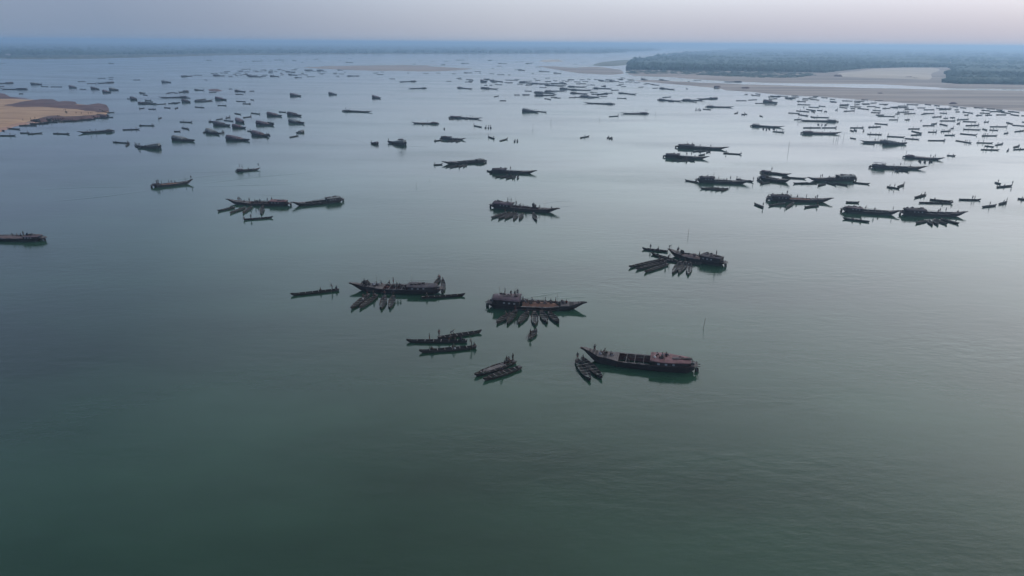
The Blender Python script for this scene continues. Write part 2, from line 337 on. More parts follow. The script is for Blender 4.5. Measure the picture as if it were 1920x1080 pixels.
canopy('forest', rB, 6.0); forest('forest', rB, 2200, 9, 12.5, rB_edge, 500)
# scrub belt on the right bank in front of the trees
scrub = [(1175, 134), (1230, 133), (1400, 135), (1520, 138), (1530, 143), (1480, 147), (1400, 146), (1300, 141), (1220, 140), (1180, 139)]
forest('undergrowth', scrub, 500, 1.5, 3.2)
forest('undergrowth', [(0, 104), (250, 103), (400, 102), (250, 106.5), (120, 109), (0, 109)], 350, 2, 5)

# ------------------------------------------------------------------ hulls
def interp(tb, x):
    for i in range(len(tb) - 1):
        if x <= tb[i+1][0]:
            a, b_ = tb[i], tb[i+1]; u = (x - a[0]) / (b_[0] - a[0] + 1e-9); u = u * u * (3 - 2 * u) if len(tb) > 2 else u
            return a[1] + (b_[1] - a[1]) * u
    return tb[-1][1]
def hull(mb, L, wt, kt, gt, n=18, floor=0.12, th=0.09, bottom=0.62, mi=(0, 1, 1), wob=0.0):
    """loft: wt half width, kt keel z, gt gunwale z as tables over 0 stern .. 1 bow"""
    ring = 10; vs = []
    for i in range(n + 1):
        t_ = i / n; x = (t_ - 0.5) * L; w_ = interp(wt, t_); k = interp(kt, t_); g_ = interp(gt, t_) + wob * mnoise.noise((x * 0.6, 3, w_))
        wi = max(0.02, w_ - th); fl = min(k + floor, g_ - 0.05)
        bw = w_ * bottom; m_ = (k + g_) / 2; mw = w_ * (1 + bottom) / 2 * 1.04
        vs += [(x, -w_, g_), (x, -mw, m_), (x, -bw, k), (x, bw, k), (x, mw, m_), (x, w_, g_),
               (x, wi, g_), (x, wi * (bottom + 0.1), fl), (x, -wi * (bottom + 0.1), fl), (x, -wi, g_)]
    fs = []; ms = []
    for i in range(n):
        for k in range(ring):
            a = i * ring + k; b_ = i * ring + (k + 1) % ring
            fs.append((a, b_, b_ + ring, a + ring)); ms.append(mi[0] if k < 5 else (mi[2] if k in (5, 9) else mi[1]))
    for base, rev in ((0, False), (n * ring, True)):
        for f in ((0, 1, 8, 9), (1, 2, 8), (2, 3, 7, 8), (3, 4, 7), (4, 5, 6, 7)):
            ff = tuple(base + j for j in f); fs.append(ff if rev else ff[::-1]); ms.append(mi[0])
    o = len(mb.v); mb.v += vs; mb.f += [tuple(j + o for j in f) for f in fs]; mb.m += ms

CW = [(0, 0.24), (0.12, 0.42), (0.45, 0.62), (0.75, 0.5), (0.93, 0.2), (1, 0.07)]
CK = [(0, 0.12), (0.12, -0.12), (0.84, -0.12), (0.94, 0.05), (1, 0.5)]
CG = [(0, 0.60), (0.15, 0.52), (0.6, 0.49), (0.85, 0.56), (1, 0.82)]
CANOE_W = {}
def canoe_parts(L, wide=1.0, hi=1.0, n=16):
    q = MB(); hull(q, L, [(a, b_ * wide) for a, b_ in CW], CK, [(a, b_ * hi) for a, b_ in CG], n, 0.10, 0.05, 0.6)
    return q
def thwart_pos(L, wide, k, n):
    t_ = 0.16 + 0.66 * k / max(1, n - 1); return (t_ - 0.5) * L, interp(CW, t_) * wide, interp(CG, t_)
def make_canoe(L, wide=1.0, near=True, style=0, seed=0):
    """canoe along +X (bow); returns its Empty / mesh"""
    rnd = random.Random(seed)
    hm_ = [tar, tar2, greenhull][style if style < 3 else 0]
    if not near:
        q = canoe_parts(L, wide, 1.0, 12)
        for k in range(4):
            x, w_, z = thwart_pos(L, wide, k, 4); q.box((x, 0, z - 0.03), (0.16, 2 * w_ - 0.06, 0.04), mi=2)
        return link('canoe', q.mesh('canoe', [hm_, tar, plank_d]))
    root = empty('canoe')
    q = canoe_parts(L, wide, 1.0, 20); link('hull', q.mesh('hull', [hm_, tar, edge]), root)
    nth = 5 + (L > 9)
    for k in range(nth):
        x, w_, z = thwart_pos(L, wide, k, nth); q = MB(); q.box((0, 0, 0), (0.13, 2 * w_ - 0.05, 0.05))
        o = link('thwart', q.mesh('thwart', edge if (k + seed) % 2 else plank), root); o.location = (x + rnd.uniform(-.1, .1), 0, z - 0.035)
    q = MB()                                              # floorboards and a splash of clutter
    for k in range(3): q.box((-0.05 * L, -0.24 + 0.24 * k, 0.03), (L * 0.5, 0.19, 0.03))
    link('floorboards', q.mesh('floorboards', plank_d), root)
    q = MB(); q.box((L * 0.44, 0, 0.60), (L * 0.07, 0.34, 0.03), ry=-0.25); link('bow_deck', q.mesh('bow_deck', edge), root)
    q = MB(); q.box((-L * 0.455, 0, 0.53), (L * 0.07, 0.6, 0.03), ry=0.15); link('stern_deck', q.mesh('stern_deck', plank), root)
    return root

BW = [(0, 1.25), (0.08, 1.7), (0.3, 2.25), (0.6, 2.2), (0.8, 1.45), (0.93, 0.6), (1, 0.14)]
BK = [(0, 0.75), (0.07, -0.3), (0.72, -0.35), (0.84, 0.15), (1, 1.75)]
def make_barge(L, near=True, cab=0.33, roof='dark', deck0=0.66, fb=1.15, cabh=0.85, cargo=None, beams=3, flat=False, awning=False, seed=0, wid=1.0, foredeck=True, beak=0.0, stern_open=False):
    rnd = random.Random(seed); root = empty('barge')
    rm = {'red': redroof, 'dark': darkroof, 'mauve': mauveroof, 'grey': greyroof}[roof]
    wt = [(a, b_ * wid) for a, b_ in BW]
    gt = [(0, fb + 0.15), (0.1, fb), (0.6, fb - 0.1), (0.8, fb + 0.15), (1, 1.95 + beak)]
    kt = BK[:-1] + [(1, 1.72 + beak)]
    inner = redwood if cargo == 'red' or roof == 'red' else plank_d
    q = MB(); hull(q, L, wt, kt, gt, 28 if near else 14, 0.25, 0.14, 0.72, wob=0.06 if near else 0)
    ho = link('hull', q.mesh('hull', [tar, inner, edge if near else plank]), root)
    X = lambda t_: (t_ - 0.5) * L
    # foredeck of loose cross planks
    q = MB(); x = X(deck0)
    if foredeck:
        while x < X(0.975):
            t_ = x / L + 0.5; w_ = interp(wt, t_) - 0.04; z = interp(gt, t_) + 0.03 + rnd.uniform(-.015, .02); step = 0.34 if near else 0.9
            s_ = (interp(gt, min(1, t_ + 0.03)) - interp(gt, t_ - 0.03)) / (0.06 * L)
            q.box((x, 0, z), (step * 0.93, 2 * w_, 0.06), ry=-math.atan(s_), mi=0 if rnd.random() < 0.72 else 1); x += step
        link('foredeck', q.mesh('foredeck', [plank, plank_d]), root)
    # cabin on the stern
    c0, c1 = 0.045, cab
    q = MB(); n = 8 if near else 4; vs = []
    for side in (-1, 1):
        for i in range(n):
            ta, tb_ = c0 + (c1 - c0) * i / n, c0 + (c1 - c0) * (i + 1) / n
            ya, yb = side * (interp(wt, ta) - 0.10), side * (interp(wt, tb_) - 0.10)
            za, zb = interp(gt, ta) - 0.1, interp(gt, tb_) - 0.1
            v = [(X(ta), ya, za), (X(tb_), yb, zb), (X(tb_), yb * 0.97, fb + cabh), (X(ta), ya * 0.97, fb + cabh)]
            vi = [(a, b_ - side * 0.07, c_) for a, b_, c_ in v]
            q.add(v + vi, [(0, 1, 2, 3), (7, 6, 5, 4), (0, 4, 5, 1), (3, 2, 6, 7), (0, 3, 7, 4), (1, 5, 6, 2)])
    for te in (c0, c1):
        w_ = interp(wt, te) - 0.19
        if te == c1 or not stern_open: q.box((X(te), 0, fb + cabh / 2 - 0.05), (0.08, 2 * w_, cabh + 0.1))
    link('cabin', q.mesh('cabin', tar if not roof == 'red' else [redwood if False else tar]), root)
    rise = 0.22 if flat else 0.62
    q = MB(); nn = 10; segs = 14 if near else 5; prev = None; rows = []
    for i in range(segs + 1):
        te = c0 - 0.012 + (c1 - c0 + 0.03) * i / segs; w_ = interp(wt, te) + 0.08; sag = 0.10 * math.sin(i * 1.3 + seed) + (0.12 if i % 2 else 0) * (0.3 if near else 0)
        if flat: w_ *= (0.82 + 0.18 * math.sin(math.pi * min(1, max(0, i / segs))))
        row = []
        for k in range(nn + 1):
            a = math.pi * k / nn; yy = -math.cos(a) * w_
            zz = fb + cabh + (rise + sag * 0.5) * (math.sin(a) ** (0.9 if not flat else 0.6)) + (0.02 if k in (0, nn) else 0.0)
            row.append((X(te), yy, zz))
        rows.append(row)
    vs = [p for r_ in rows for p in r_]; N1 = nn + 1
    fs = [(i*N1 + k, (i+1)*N1 + k, (i+1)*N1 + k + 1, i*N1 + k + 1) for i in range(segs) for k in range(nn)]
    vs2 = [(a, b_ * 0.985, c_ - 0.07) for a, b_, c_ in vs]; o2 = len(vs)
    fs2 = [tuple(j + o2 for j in f[::-1]) for f in fs]
    rim = [(i*N1 + k_, (i+1)*N1 + k_, (i+1)*N1 + k_ + o2, i*N1 + k_ + o2) for i in range(segs) for k_ in (0, nn)]
    capf = [(k, k + 1, k + 1 + o2, k + o2) for k in range(nn)] + [(segs*N1 + k, segs*N1 + k + 1, segs*N1 + k + 1 + o2, segs*N1 + k + o2) for k in range(nn)]
    q.add(vs + vs2, fs + fs2 + rim + capf)
    ro = link('roof', q.mesh('roof', rm, smooth=not flat), root)
    q = MB(); cm = rnd.random()
    for k in range(7 if near else 4):
        te = c0 + (c1 - c0) * rnd.uniform(.05, .95); w_ = interp(wt, te); s_ = rnd.uniform(.18, .42); yy = rnd.uniform(-.5, .5) * w_
        zt = fb + cabh + rise * max(0.0, 1 - (yy / w_) ** 2) ** (.45 if not flat else .3)
        if k % 3 == 0: q.box((X(te), yy, zt + .1), (rnd.uniform(.8, 2.0), rnd.uniform(.3, .7), .22), rz=rnd.uniform(-.5, .5), ry=rnd.uniform(-.1, .1), mi=k % 2)
        else: q.lump((X(te), yy, zt + s_ * .4), (s_ * 1.3, s_, s_ * .8), k + seed, (7, 5), k % 2)
    for k in range(3): q.tube([(X(c0) + k * .5, -1 + k * .7, fb + cabh + rise * .6), (X(c1) * .3 + X(deck0) * .7, -1.2 + k * 1.0, fb + .35 + .1 * k)], .035, 5, 1)
    link('roof_clutter', q.mesh('roof_clutter', [tar2, plank]), root)['kind'] = 'stuff'
    # arch end panel towards the hold
    w_ = interp(wt, c1) - 0.1; q = MB()
    arc = [(-math.cos(math.pi*k/nn) * w_, fb + cabh + (rise - 0.1) * math.sin(math.pi*k/nn) ** (0.9 if not flat else 0.6)) for k in range(nn + 1)]
    q.add([(X(c1) - .03, y, z) for y, z in arc] + [(X(c1) + .03, y, z) for y, z in arc], [tuple(range(nn + 1)), tuple(range(nn + 1, 2 * nn + 2))[::-1]] + [(k, k + nn + 1, k + nn + 2, k + 1) for k in range(nn)])
    link('end_panel', q.mesh('end_panel', plank_d), root)
    q = MB()
    if near:
        for k in range(4): q.tube([(X(c0 + (c1-c0)*k/3), y * (interp(wt, c0 + (c1-c0)*k/3) + 0.10), z) for y, z in [(-math.cos(math.pi*j/8), fb + cabh + 0.05 + (rise + .04) * math.sin(math.pi*j/8) ** (0.9 if not flat else 0.6)) for j in range(9)]], 0.03, 5)
        link('roof_batten', q.mesh('roof_batten', bamboo), root)['kind'] = 'stuff'
        for k in range(3):                               # small light windows in the cabin side
            te = c0 + (c1 - c0) * (0.42 + 0.2 * k)
            if te > c1 - 0.02: break
            for side in (-1, 1):
                q = MB(); y = side * (interp(wt, te) - 0.075); q.box((0, 0, 0), (0.62, 0.05, 0.52)); wo = link('window', q.mesh('window', plank_d), root)
                wo.location = (X(te), y, fb + cabh * 0.5)
                q = MB(); q.box((0, side * 0.03, 0), (0.48, 0.03, 0.38)); link('pane', q.mesh('pane', panem), wo)
    # beams over the hold
    for k in range(beams if near else min(beams, 2)):
        te = cab + (deck0 - cab) * (k + 1) / (beams + 1); w_ = interp(wt, te); q = MB(); q.box((0, 0, 0), (0.10, 2 * w_ - 0.04, 0.12))
        o = link('crossbeam', q.mesh('crossbeam', plank), root); o.location = (X(te), 0, interp(gt, te) - 0.02)
    if near:                                             # side decks, hold ribs, bulkheads
        for side in (-1, 1):
            q = MB(); m_ = 7
            for i in range(m_):
                ta = cab + 0.02 + (deck0 - cab - 0.03) * i / m_; tb_ = cab + 0.02 + (deck0 - cab - 0.03) * (i + 0.96) / m_
                ya, yb = interp(wt, ta), interp(wt, tb_); z = (interp(gt, ta) + interp(gt, tb_)) / 2 + 0.05
                q.add([(X(ta), side*ya, z), (X(tb_), side*yb, z), (X(tb_), side*(yb-.42), z), (X(ta), side*(ya-.42), z), (X(ta), side*ya, z-.05), (X(tb_), side*yb, z-.05), (X(tb_), side*(yb-.42), z-.05), (X(ta), side*(ya-.42), z-.05)],
                      [(0, 1, 2, 3), (7, 6, 5, 4), (0, 4, 5, 1), (1, 5, 6, 2), (2, 6, 7, 3), (3, 7, 4, 0)], mi=(i + seed) % 2)
            link('side_deck', q.mesh('side_deck', [plank, edge] if side < 0 else [plank_d, plank]), root)
        q = MB()
        for i in range(12):
            te = cab + 0.02 + (deck0 - cab - 0.04) * i / 11; w_ = interp(wt, te)
            for side in (-1, 1): q.box((X(te), side * (w_ - 0.30), fb * 0.5), (0.09, 0.09, fb * 0.8))
        link('rib', q.mesh('rib', plank_d), root)['kind'] = 'stuff'
        q = MB(); w_ = interp(wt, deck0) - 0.16; q.box((X(deck0), 0, interp(gt, deck0) * 0.5), (0.08, 2 * w_, interp(gt, deck0) * 0.95)); link('bulkhead', q.mesh('bulkhead', redwood), root)
        q = MB(); q.box((X(0.015) - 0.3, 0, fb + 0.12), (1.3, 2.1 * wid, 0.08)); q.box((X(0.0) - 0.7, 0.5, fb - 0.05), (0.9, 0.12, 0.12)); q.box((X(0.0) - 0.7, -0.5, fb - 0.05), (0.9, 0.12, 0.12)); link('stern_platform', q.mesh('stern_platform', plank), root)
        q = MB(); q.box((X(0) - 0.55, 0, 0.1), (0.75, 0.09, 1.5), ry=0.15); q.tube([(X(0) - 0.45, 0, 0.7), (X(0) - 0.35, 0, fb + 0.8)], 0.05); link('rudder', q.mesh('rudder', tar2), root)
        q = MB(); q.box((X(0.02), 0.5, fb + 0.42), (0.8, 0.5, 0.45)); q.tube([(X(0.02), 0.5, fb + .6), (X(0.02), 0.5, fb + 1.3)], 0.05); q.tube([(X(0.02), .5, fb + .4), (X(0) - 1.0, 0.5, 0.0)], 0.04); link('engine', q.mesh('engine', metal), root)
    else:
        q = MB(); q.box((X(0) - 0.25, 0, fb * 0.55), (0.7, 0.8, fb * 0.9)); link('rudder', q.mesh('rudder', tar2), root)
    if awning:
        q = MB()
        for sx in (0.0, 1.0):
            for sy in (-1, 1): q.tube([(X(c0 + 0.02) + sx * L * 0.18, sy * 1.2, fb + cabh), (X(c0 + 0.02) + sx * L * 0.18, sy * 1.2, fb + cabh + 1.5)], 0.05)
        link('awning_post', q.mesh('awning_post', bamboo), root)['kind'] = 'stuff'
        q = MB(); q.box((X(c0 + 0.02) + L * 0.09, 0, fb + cabh + 1.55), (L * 0.22, 2.9, 0.07), ry=0.05); link('awning', q.mesh('awning', clothA), root)
    if cargo in ('sand', 'orange'):
        q = MB(); nx, ny = (16, 8) if near else (6, 4); vs = []
        t0, t1 = cab + 0.03, deck0 - 0.02
        for i in range(nx + 1):
            for j in range(ny + 1):
                te = t0 + (t1 - t0) * i / nx; u = j / ny * 2 - 1; w_ = interp(wt, te) - 0.34
                z = 0.55 + (fb - 0.35) * (1 - abs(u) ** 2.2) * (0.55 + 0.45 * math.sin(math.pi * i / nx)) + 0.12 * mnoise.noise((i * 0.7, j * 0.9, seed))
                vs.append((X(te), u * w_, z))
        fs = [(i*(ny+1)+j, (i+1)*(ny+1)+j, (i+1)*(ny+1)+j+1, i*(ny+1)+j+1) for i in range(nx) for j in range(ny)]
        # close underneath so the heap has depth
        o2 = len(vs); vs += [(a, b_, 0.15) for a, b_, c_ in vs]
        for i in range(nx): fs += [(i*(ny+1), i*(ny+1)+o2, (i+1)*(ny+1)+o2, (i+1)*(ny+1)), (i*(ny+1)+ny, (i+1)*(ny+1)+ny, (i+1)*(ny+1)+ny+o2, i*(ny+1)+ny+o2)]
        q.add(vs, fs); root['_cargo'] = 1
        so_ = q.mesh('sand_load', sandm if cargo == 'sand' else sandm2, smooth=True); root_cargo.append((root, so_))
    return root
root_cargo = []

def make_workboat(L, seed=0, roof='dark', wide=1.0, tall=1.0):
    """high sided cargo boat: tall stern house sloping down to a raised bow"""
    rnd = random.Random(seed); root = empty('cargo_boat'); rm = {'red': redwood, 'dark': darkroof, 'mauve': mauveroof, 'grey': greyroof}[roof]
    wt = [(0, 1.3 * wide), (0.15, 1.9 * wide), (0.5, 2.1 * wide), (0.8, 1.4 * wide), (0.95, 0.5 * wide), (1, 0.15)]
    kt = [(0, 0.1), (0.1, -0.35), (0.8, -0.35), (0.92, 0.2), (1, 0.8)]; gt = [(0, 2.2 * tall), (0.2, 1.9 * tall), (0.55, 1.5 * tall), (0.8, 1.45 * tall), (1, 1.85 * tall)]
    q = MB(); hull(q, L, wt, kt, gt, 16, 0.5, 0.12, 0.7); link('hull', q.mesh('hull', [tar, plank_d, plank]), root)
    X = lambda t_: (t_ - 0.5) * L; rows = []; nn = 8; segs = 6; q = MB()
    for i in range(segs + 1):
        te = 0.03 + 0.5 * i / segs; w_ = interp(wt, te) - 0.05; top = (3.9 - 1.3 * (i / segs) ** 1.5) * tall; base = interp(gt, te) - 0.05
        rows.append([(X(te), -w_ * math.cos(math.pi * k / nn), base + (top - base) * math.sin(math.pi * k / nn) ** 0.5) for k in range(nn + 1)])
    N1 = nn + 1; vs = [p for r_ in rows for p in r_]
    fs = [(i*N1+k, (i+1)*N1+k, (i+1)*N1+k+1, i*N1+k+1) for i in range(segs) for k in range(nn)] + [tuple(range(N1)), tuple(range(segs*N1, segs*N1+N1))[::-1]]
    q.add(vs, fs); link('deckhouse', q.mesh('deckhouse', rm), root)
    q = MB(); q.box((X(0.52), 0, interp(gt, 0.52) + 0.0), (0.2, 2 * interp(wt, 0.52), 0.12)); q.box((X(0.66), 0, interp(gt, 0.66)), (0.2, 2 * interp(wt, 0.66), 0.12)); link('crossbeam', q.mesh('crossbeam', plank), root)['kind'] = 'stuff'
    q = MB(); q.lump((X(0.6), 0, 1.2), (L * 0.09, 1.2 * wide, 0.9), seed, (9, 5)); link('cargo_heap', q.mesh('cargo_heap', sandm if seed % 2 else clothA if False else plank_d), root)
    q = MB(); q.box((X(-0.0) - 0.2, 0, 0.8), (0.4, 0.2, 1.6)); link('rudder', q.mesh('rudder', tar2), root)
    return root

# ------------------------------------------------------------------ people: one skinned body per pose
def skin_mesh(name, verts, edges, rad, m, level=1, root_i=0):
    me = bpy.data.meshes.new(name + '_src'); me.from_pydata([tuple(v) for v in verts], edges, []); o = bpy.data.objects.new('tmp', me); COL.objects.link(o)
    md = o.modifiers.new('skin', 'SKIN'); md.use_smooth_shade = True; md.branch_smoothing = 0.4
    sv = me.skin_vertices[0].data if me.skin_vertices else None
    if sv is None:
        bm = bmesh.new(); bm.from_mesh(me); bm.verts.layers.skin.verify(); bm.to_mesh(me); bm.free(); sv = me.skin_vertices[0].data
    for i, r_ in enumerate(rad): sv[i].radius = r_ if isinstance(r_, tuple) else (r_, r_); sv[i].use_root = (i == root_i)
    if level: s_ = o.modifiers.new('sub', 'SUBSURF'); s_.levels = level; s_.render_levels = level
    dg = bpy.context.evaluated_depsgraph_get(); out = bpy.data.meshes.new_from_object(o.evaluated_get(dg)); out.name = name
    out.materials.clear(); out.materials.append(m); bpy.data.objects.remove(o); bpy.data.meshes.remove(me); return out
POSES = {
 # pelvis, lean of torso forward (deg), knees L/R, ankles L/R, elbows, wrists
 's': dict(p=(0, 0, .93), lean=3, kn=[(.03, .11, .50), (.02, -.11, .50)], an=[(-.02, .12, .07), (.02, -.12, .07)], el=[(.00, .27, 1.14), (-.02, -.27, 1.14)], wr=[(.10, .26, .90), (.08, -.26, .90)]),
 'p': dict(p=(0, 0, .92), lean=12, kn=[(.10, .11, .50), (-.06, -.11, .50)], an=[(.12, .12, .07), (-.18, -.12, .07)], el=[(.28, .25, 1.30), (.20, -.24, 1.08)], wr=[(.42, .08, 1.48), (.40, .0, 1.02)]),
 'b': dict(p=(-.12, 0, .88), lean=72, kn=[(.05, .13, .48), (.0, -.13, .48)], an=[(-.04, .14, .07), (-.02, -.14, .07)], el=[(.42, .22, .78), (.40, -.22, .78)], wr=[(.46, .14, .50), (.48, -.14, .52)]),
 'k': dict(p=(0, 0, .14), lean=14, kn=[(.36, .17, .44), (.38, -.17, .42)], an=[(.62, .14, .06), (.60, -.14, .06)], el=[(.24, .25, .50), (.22, -.25, .50)], wr=[(.42, .14, .46), (.42, -.12, .48)]),
 'c': dict(p=(-.05, 0, .62), lean=30, kn=[(.28, .15, .52), (.26, -.15, .50)], an=[(.05, .14, .07), (-.10, -.14, .07)], el=[(.40, .24, .86), (.34, -.24, .80)], wr=[(.58, .12, .72), (.58, -.08, .66)]),
 'w': dict(p=(0, 0, .93), lean=5, kn=[(.05, .11, .50), (-.03, -.11, .50)], an=[(.03, .12, .07), (-.06, -.12, .07)], el=[(.08, .33, 1.55), (-.02, -.27, 1.14)], wr=[(.12, .14, 1.78), (.10, -.24, .92)]),
}
PM = {}
def body(pose):
    P = POSES[pose]; p = Vector(P['p']); a = R(P['lean']); up = Vector((math.sin(a), 0, math.cos(a))); fw = Vector((math.cos(a), 0, -math.sin(a)))
    sp, ch, nk = p + up * .20, p + up * .40, p + up * .53; look = (up + Vector((0, 0, .6))).normalized(); hb = nk + look * .08; hd = hb + look * .09; tp = hd + look * .075
    fwd = Vector((look.z, 0, -look.x))
    V = [p, sp, ch, nk, hb, hd, tp]; Rr = [(.135, .105), (.118, .09), (.155, .10), .055, .062, (.085, .095), .05]; Ed = [(0, 1), (1, 2), (2, 3), (3, 4), (4, 5), (5, 6)]
    def ad(v, r_, pr): V.append(Vector(v)); Rr.append(r_); Ed.append((pr, len(V) - 1)); return len(V) - 1
    ad(hd + fwd * .115 - look * .015, .014, 5)                                  # nose
    for s_ in (-1, 1): ad(hd + Vector((0, s_ * .098, 0)), .018, 5)              # ears
    shoulders = []
    for k, s_ in ((0, 1), (1, -1)):
        hip = ad(p + Vector((0, s_ * .10, -.06)), .088, 0); kn = ad(P['kn'][k], .058, hip); cf = ad((Vector(P['kn'][k]) * .62 + Vector(P['an'][k]) * .38), .055, kn); an = ad(P['an'][k], .038, cf)
        heel = Vector(P['an'][k]); ad(heel + Vector((.15, s_ * .02, -.04)), .032, an)
        sh = ad(ch + up * .06 + Vector((0, s_ * .17, 0)), .058, 2); el = ad(P['el'][k], .042, sh); wr = ad(P['wr'][k], .029, el)
        d = (Vector(P['wr'][k]) - Vector(P['el'][k])).normalized(); side = Vector((0, 1, 0)).cross(d).normalized(); lat = d.cross(side).normalized()
        pm = ad(Vector(P['wr'][k]) + d * .07, (.036, .02), wr); shoulders.append(sh)
        for f_, (o_, ln) in enumerate(((-.03, .055), (-.01, .068), (.01, .064), (.028, .048))):
            b0 = Vector(P['wr'][k]) + d * .10 + side * o_; kk = ad(b0 + d * ln * .5, .009, pm); ad(b0 + d * ln * .85 - lat * s_ * .025, .007, kk)
        ad(Vector(P['wr'][k]) + d * .07 + side * -.055, .010, pm)
    bme = skin_mesh('person', V, Ed, Rr, skin, 1)
    # shorts and shirt follow the same joints a little outside the skin
    hv = [p + up * .08, p - up * .02 if pose not in 'kc' else p]
    sv_ = [p + up * .10, p]; sr = [(.128, .10), (.152, .122)]; se = [(0, 1)]
    for k, s_ in ((0, 1), (1, -1)):
        h_ = p + Vector((0, s_ * .10, -.06)); kn = Vector(P['kn'][k]); sv_ += [h_, h_.lerp(kn, .55)]; sr += [.108, .088]; n_ = len(sv_); se += [(1, n_ - 2), (n_ - 2, n_ - 1)]
    shorts = [skin_mesh('shorts', sv_, se, sr, c, 1, 1) for c in CL[:5]]
    tv = [p + up * .12, sp, ch, nk - up * .03]; tr = [(.135, .108), (.138, .11), (.172, .118), .07]; te = [(0, 1), (1, 2), (2, 3)]
    for k, s_ in ((0, 1), (1, -1)):
        sh = ch + up * .06 + Vector((0, s_ * .17, 0)); el = Vector(P['el'][k]); tv += [sh, sh.lerp(el, .6)]; tr += [.074, .058]; n_ = len(tv); te += [(2, n_ - 2), (n_ - 2, n_ - 1)]
    shirts = [skin_mesh('shirt', tv, te, tr, c, 1, 2) for c in CL]
    q = MB(); q.lump(hd + look * .045 - fwd * .012, (.10, .094, .075), 3, (10, 6), rough=.05); hair = q.mesh('hair', hairm, True)
    q = MB(); c_ = hd + look * .10; q.lump(c_, (.20, .20, .035), 4, (12, 4), rough=.03); q.lump(c_ + look * .04, (.10, .10, .08), 4, (10, 5), rough=.03); hat = q.mesh('hat', bamboo, True)
    eyes = []
    for s_ in (-1, 1): q = MB(); q.lump(hd + fwd * .088 + Vector((0, s_ * .034, 0)) + look * .012, (.012, .016, .009), 5, (6, 4), rough=0); eyes.append(q.mesh('eye', paintw, True))
    PM[pose] = (bme, shorts, shirts, hair, hat, eyes)
for k_ in POSES: body(k_)
POSEWORD = {'s': 'standing', 'p': 'poling', 'b': 'bending', 'k': 'seated', 'c': 'crouching', 'w': 'arm-raised standing'}
PEOPLE = []
def person(loc, rz, pose, host, region, detail=True, note=None):
    rnd = random.Random(int(loc[0] * 31 + loc[1] * 17)); bme, shorts, shirts, hair, hat, eyes = PM[pose]
    o = link('person', bme); o.location = loc; o.rotation_euler = (0, 0, rz); s_ = rnd.uniform(.96, 1.05) * (1.07 if detail else 1.1); o.scale = (s_, s_, s_)
    si = rnd.randrange(5); ti = rnd.choice([None, 0, 0, 1, 2, 3, 4, 5] if loc[1] < 190 else [None, None, 0, 1, 1, 2])
    if detail:
        link('shorts', shorts[si], o)
        if ti is not None: link('shirt', shirts[ti], o)
        ht = rnd.random() < .2; link('hat' if ht else 'hair', hat if ht else hair, o)
        if proj(loc)[1] > 500:
            for e_ in eyes: link('eye', e_, o)
    elif ti is not None: link('shirt', shirts[ti], o)
    PEOPLE.append(dict(o=o, pose=pose, host=host, region=region, x=proj(loc)[0], note=note, ti=ti, y=proj(loc)[1])); return o
POLES = []
def pole(a, b_, label, r_=0.05, name='pole', cat='pole', seg=5):
    a = Vector(a); b_ = Vector(b_); q = MB(); n = 5
    pts = [(b_ - a) * (i / (n - 1)) + Vector((0, 0, 0.04 * math.sin(i * 1.7))) for i in range(n)]
    q.tube(pts, [r_ * (1 - .35 * i / (n - 1)) for i in range(n)], seg); o = link(name, q.mesh(name, bamboo)); o.location = a; tag(o, label, cat); return o

# ------------------------------------------------------------------ boats: where each one lies, read off the photograph as stern end -> bow end
BOATS = []
def join_mesh(root, name):
    bm = bmesh.new(); mats = []
    for ch in root.children:
        me = ch.data.copy(); me.transform(Matrix.LocRotScale(ch.location, ch.rotation_euler, ch.scale)); base = len(bm.faces)
        idx = []
        for m in me.materials:
            if m not in mats: mats.append(m)
            idx.append(mats.index(m))
        for p_ in me.polygons: p_.material_index = idx[p_.material_index] if idx else 0
        bm.from_mesh(me)
    me = bpy.data.meshes.new(name); bm.to_mesh(me); bm.free()
    for m in mats: me.materials.append(m)
    for ch in list(root.children): bpy.data.objects.remove(ch)
    bpy.data.objects.remove(root); return link(name, me)
cargo_mesh = {}; SANDS = []
protos = {}
def proto(key, fn):
    if key not in protos: protos[key] = [fn(), False]
    r_ = protos[key]
    if not r_[1]: r_[1] = True; return r_[0]
    return copy_tree(r_[0])
def fit(x0, y0, x1, y1, lmin, lmax):
    a, b_ = at(x0, y0), at(x1, y1); c = (a + b_) / 2; d = b_ - a; L = min(lmax, max(lmin, d.length)); d.normalize()
    return c, math.atan2(d.y, d.x), L
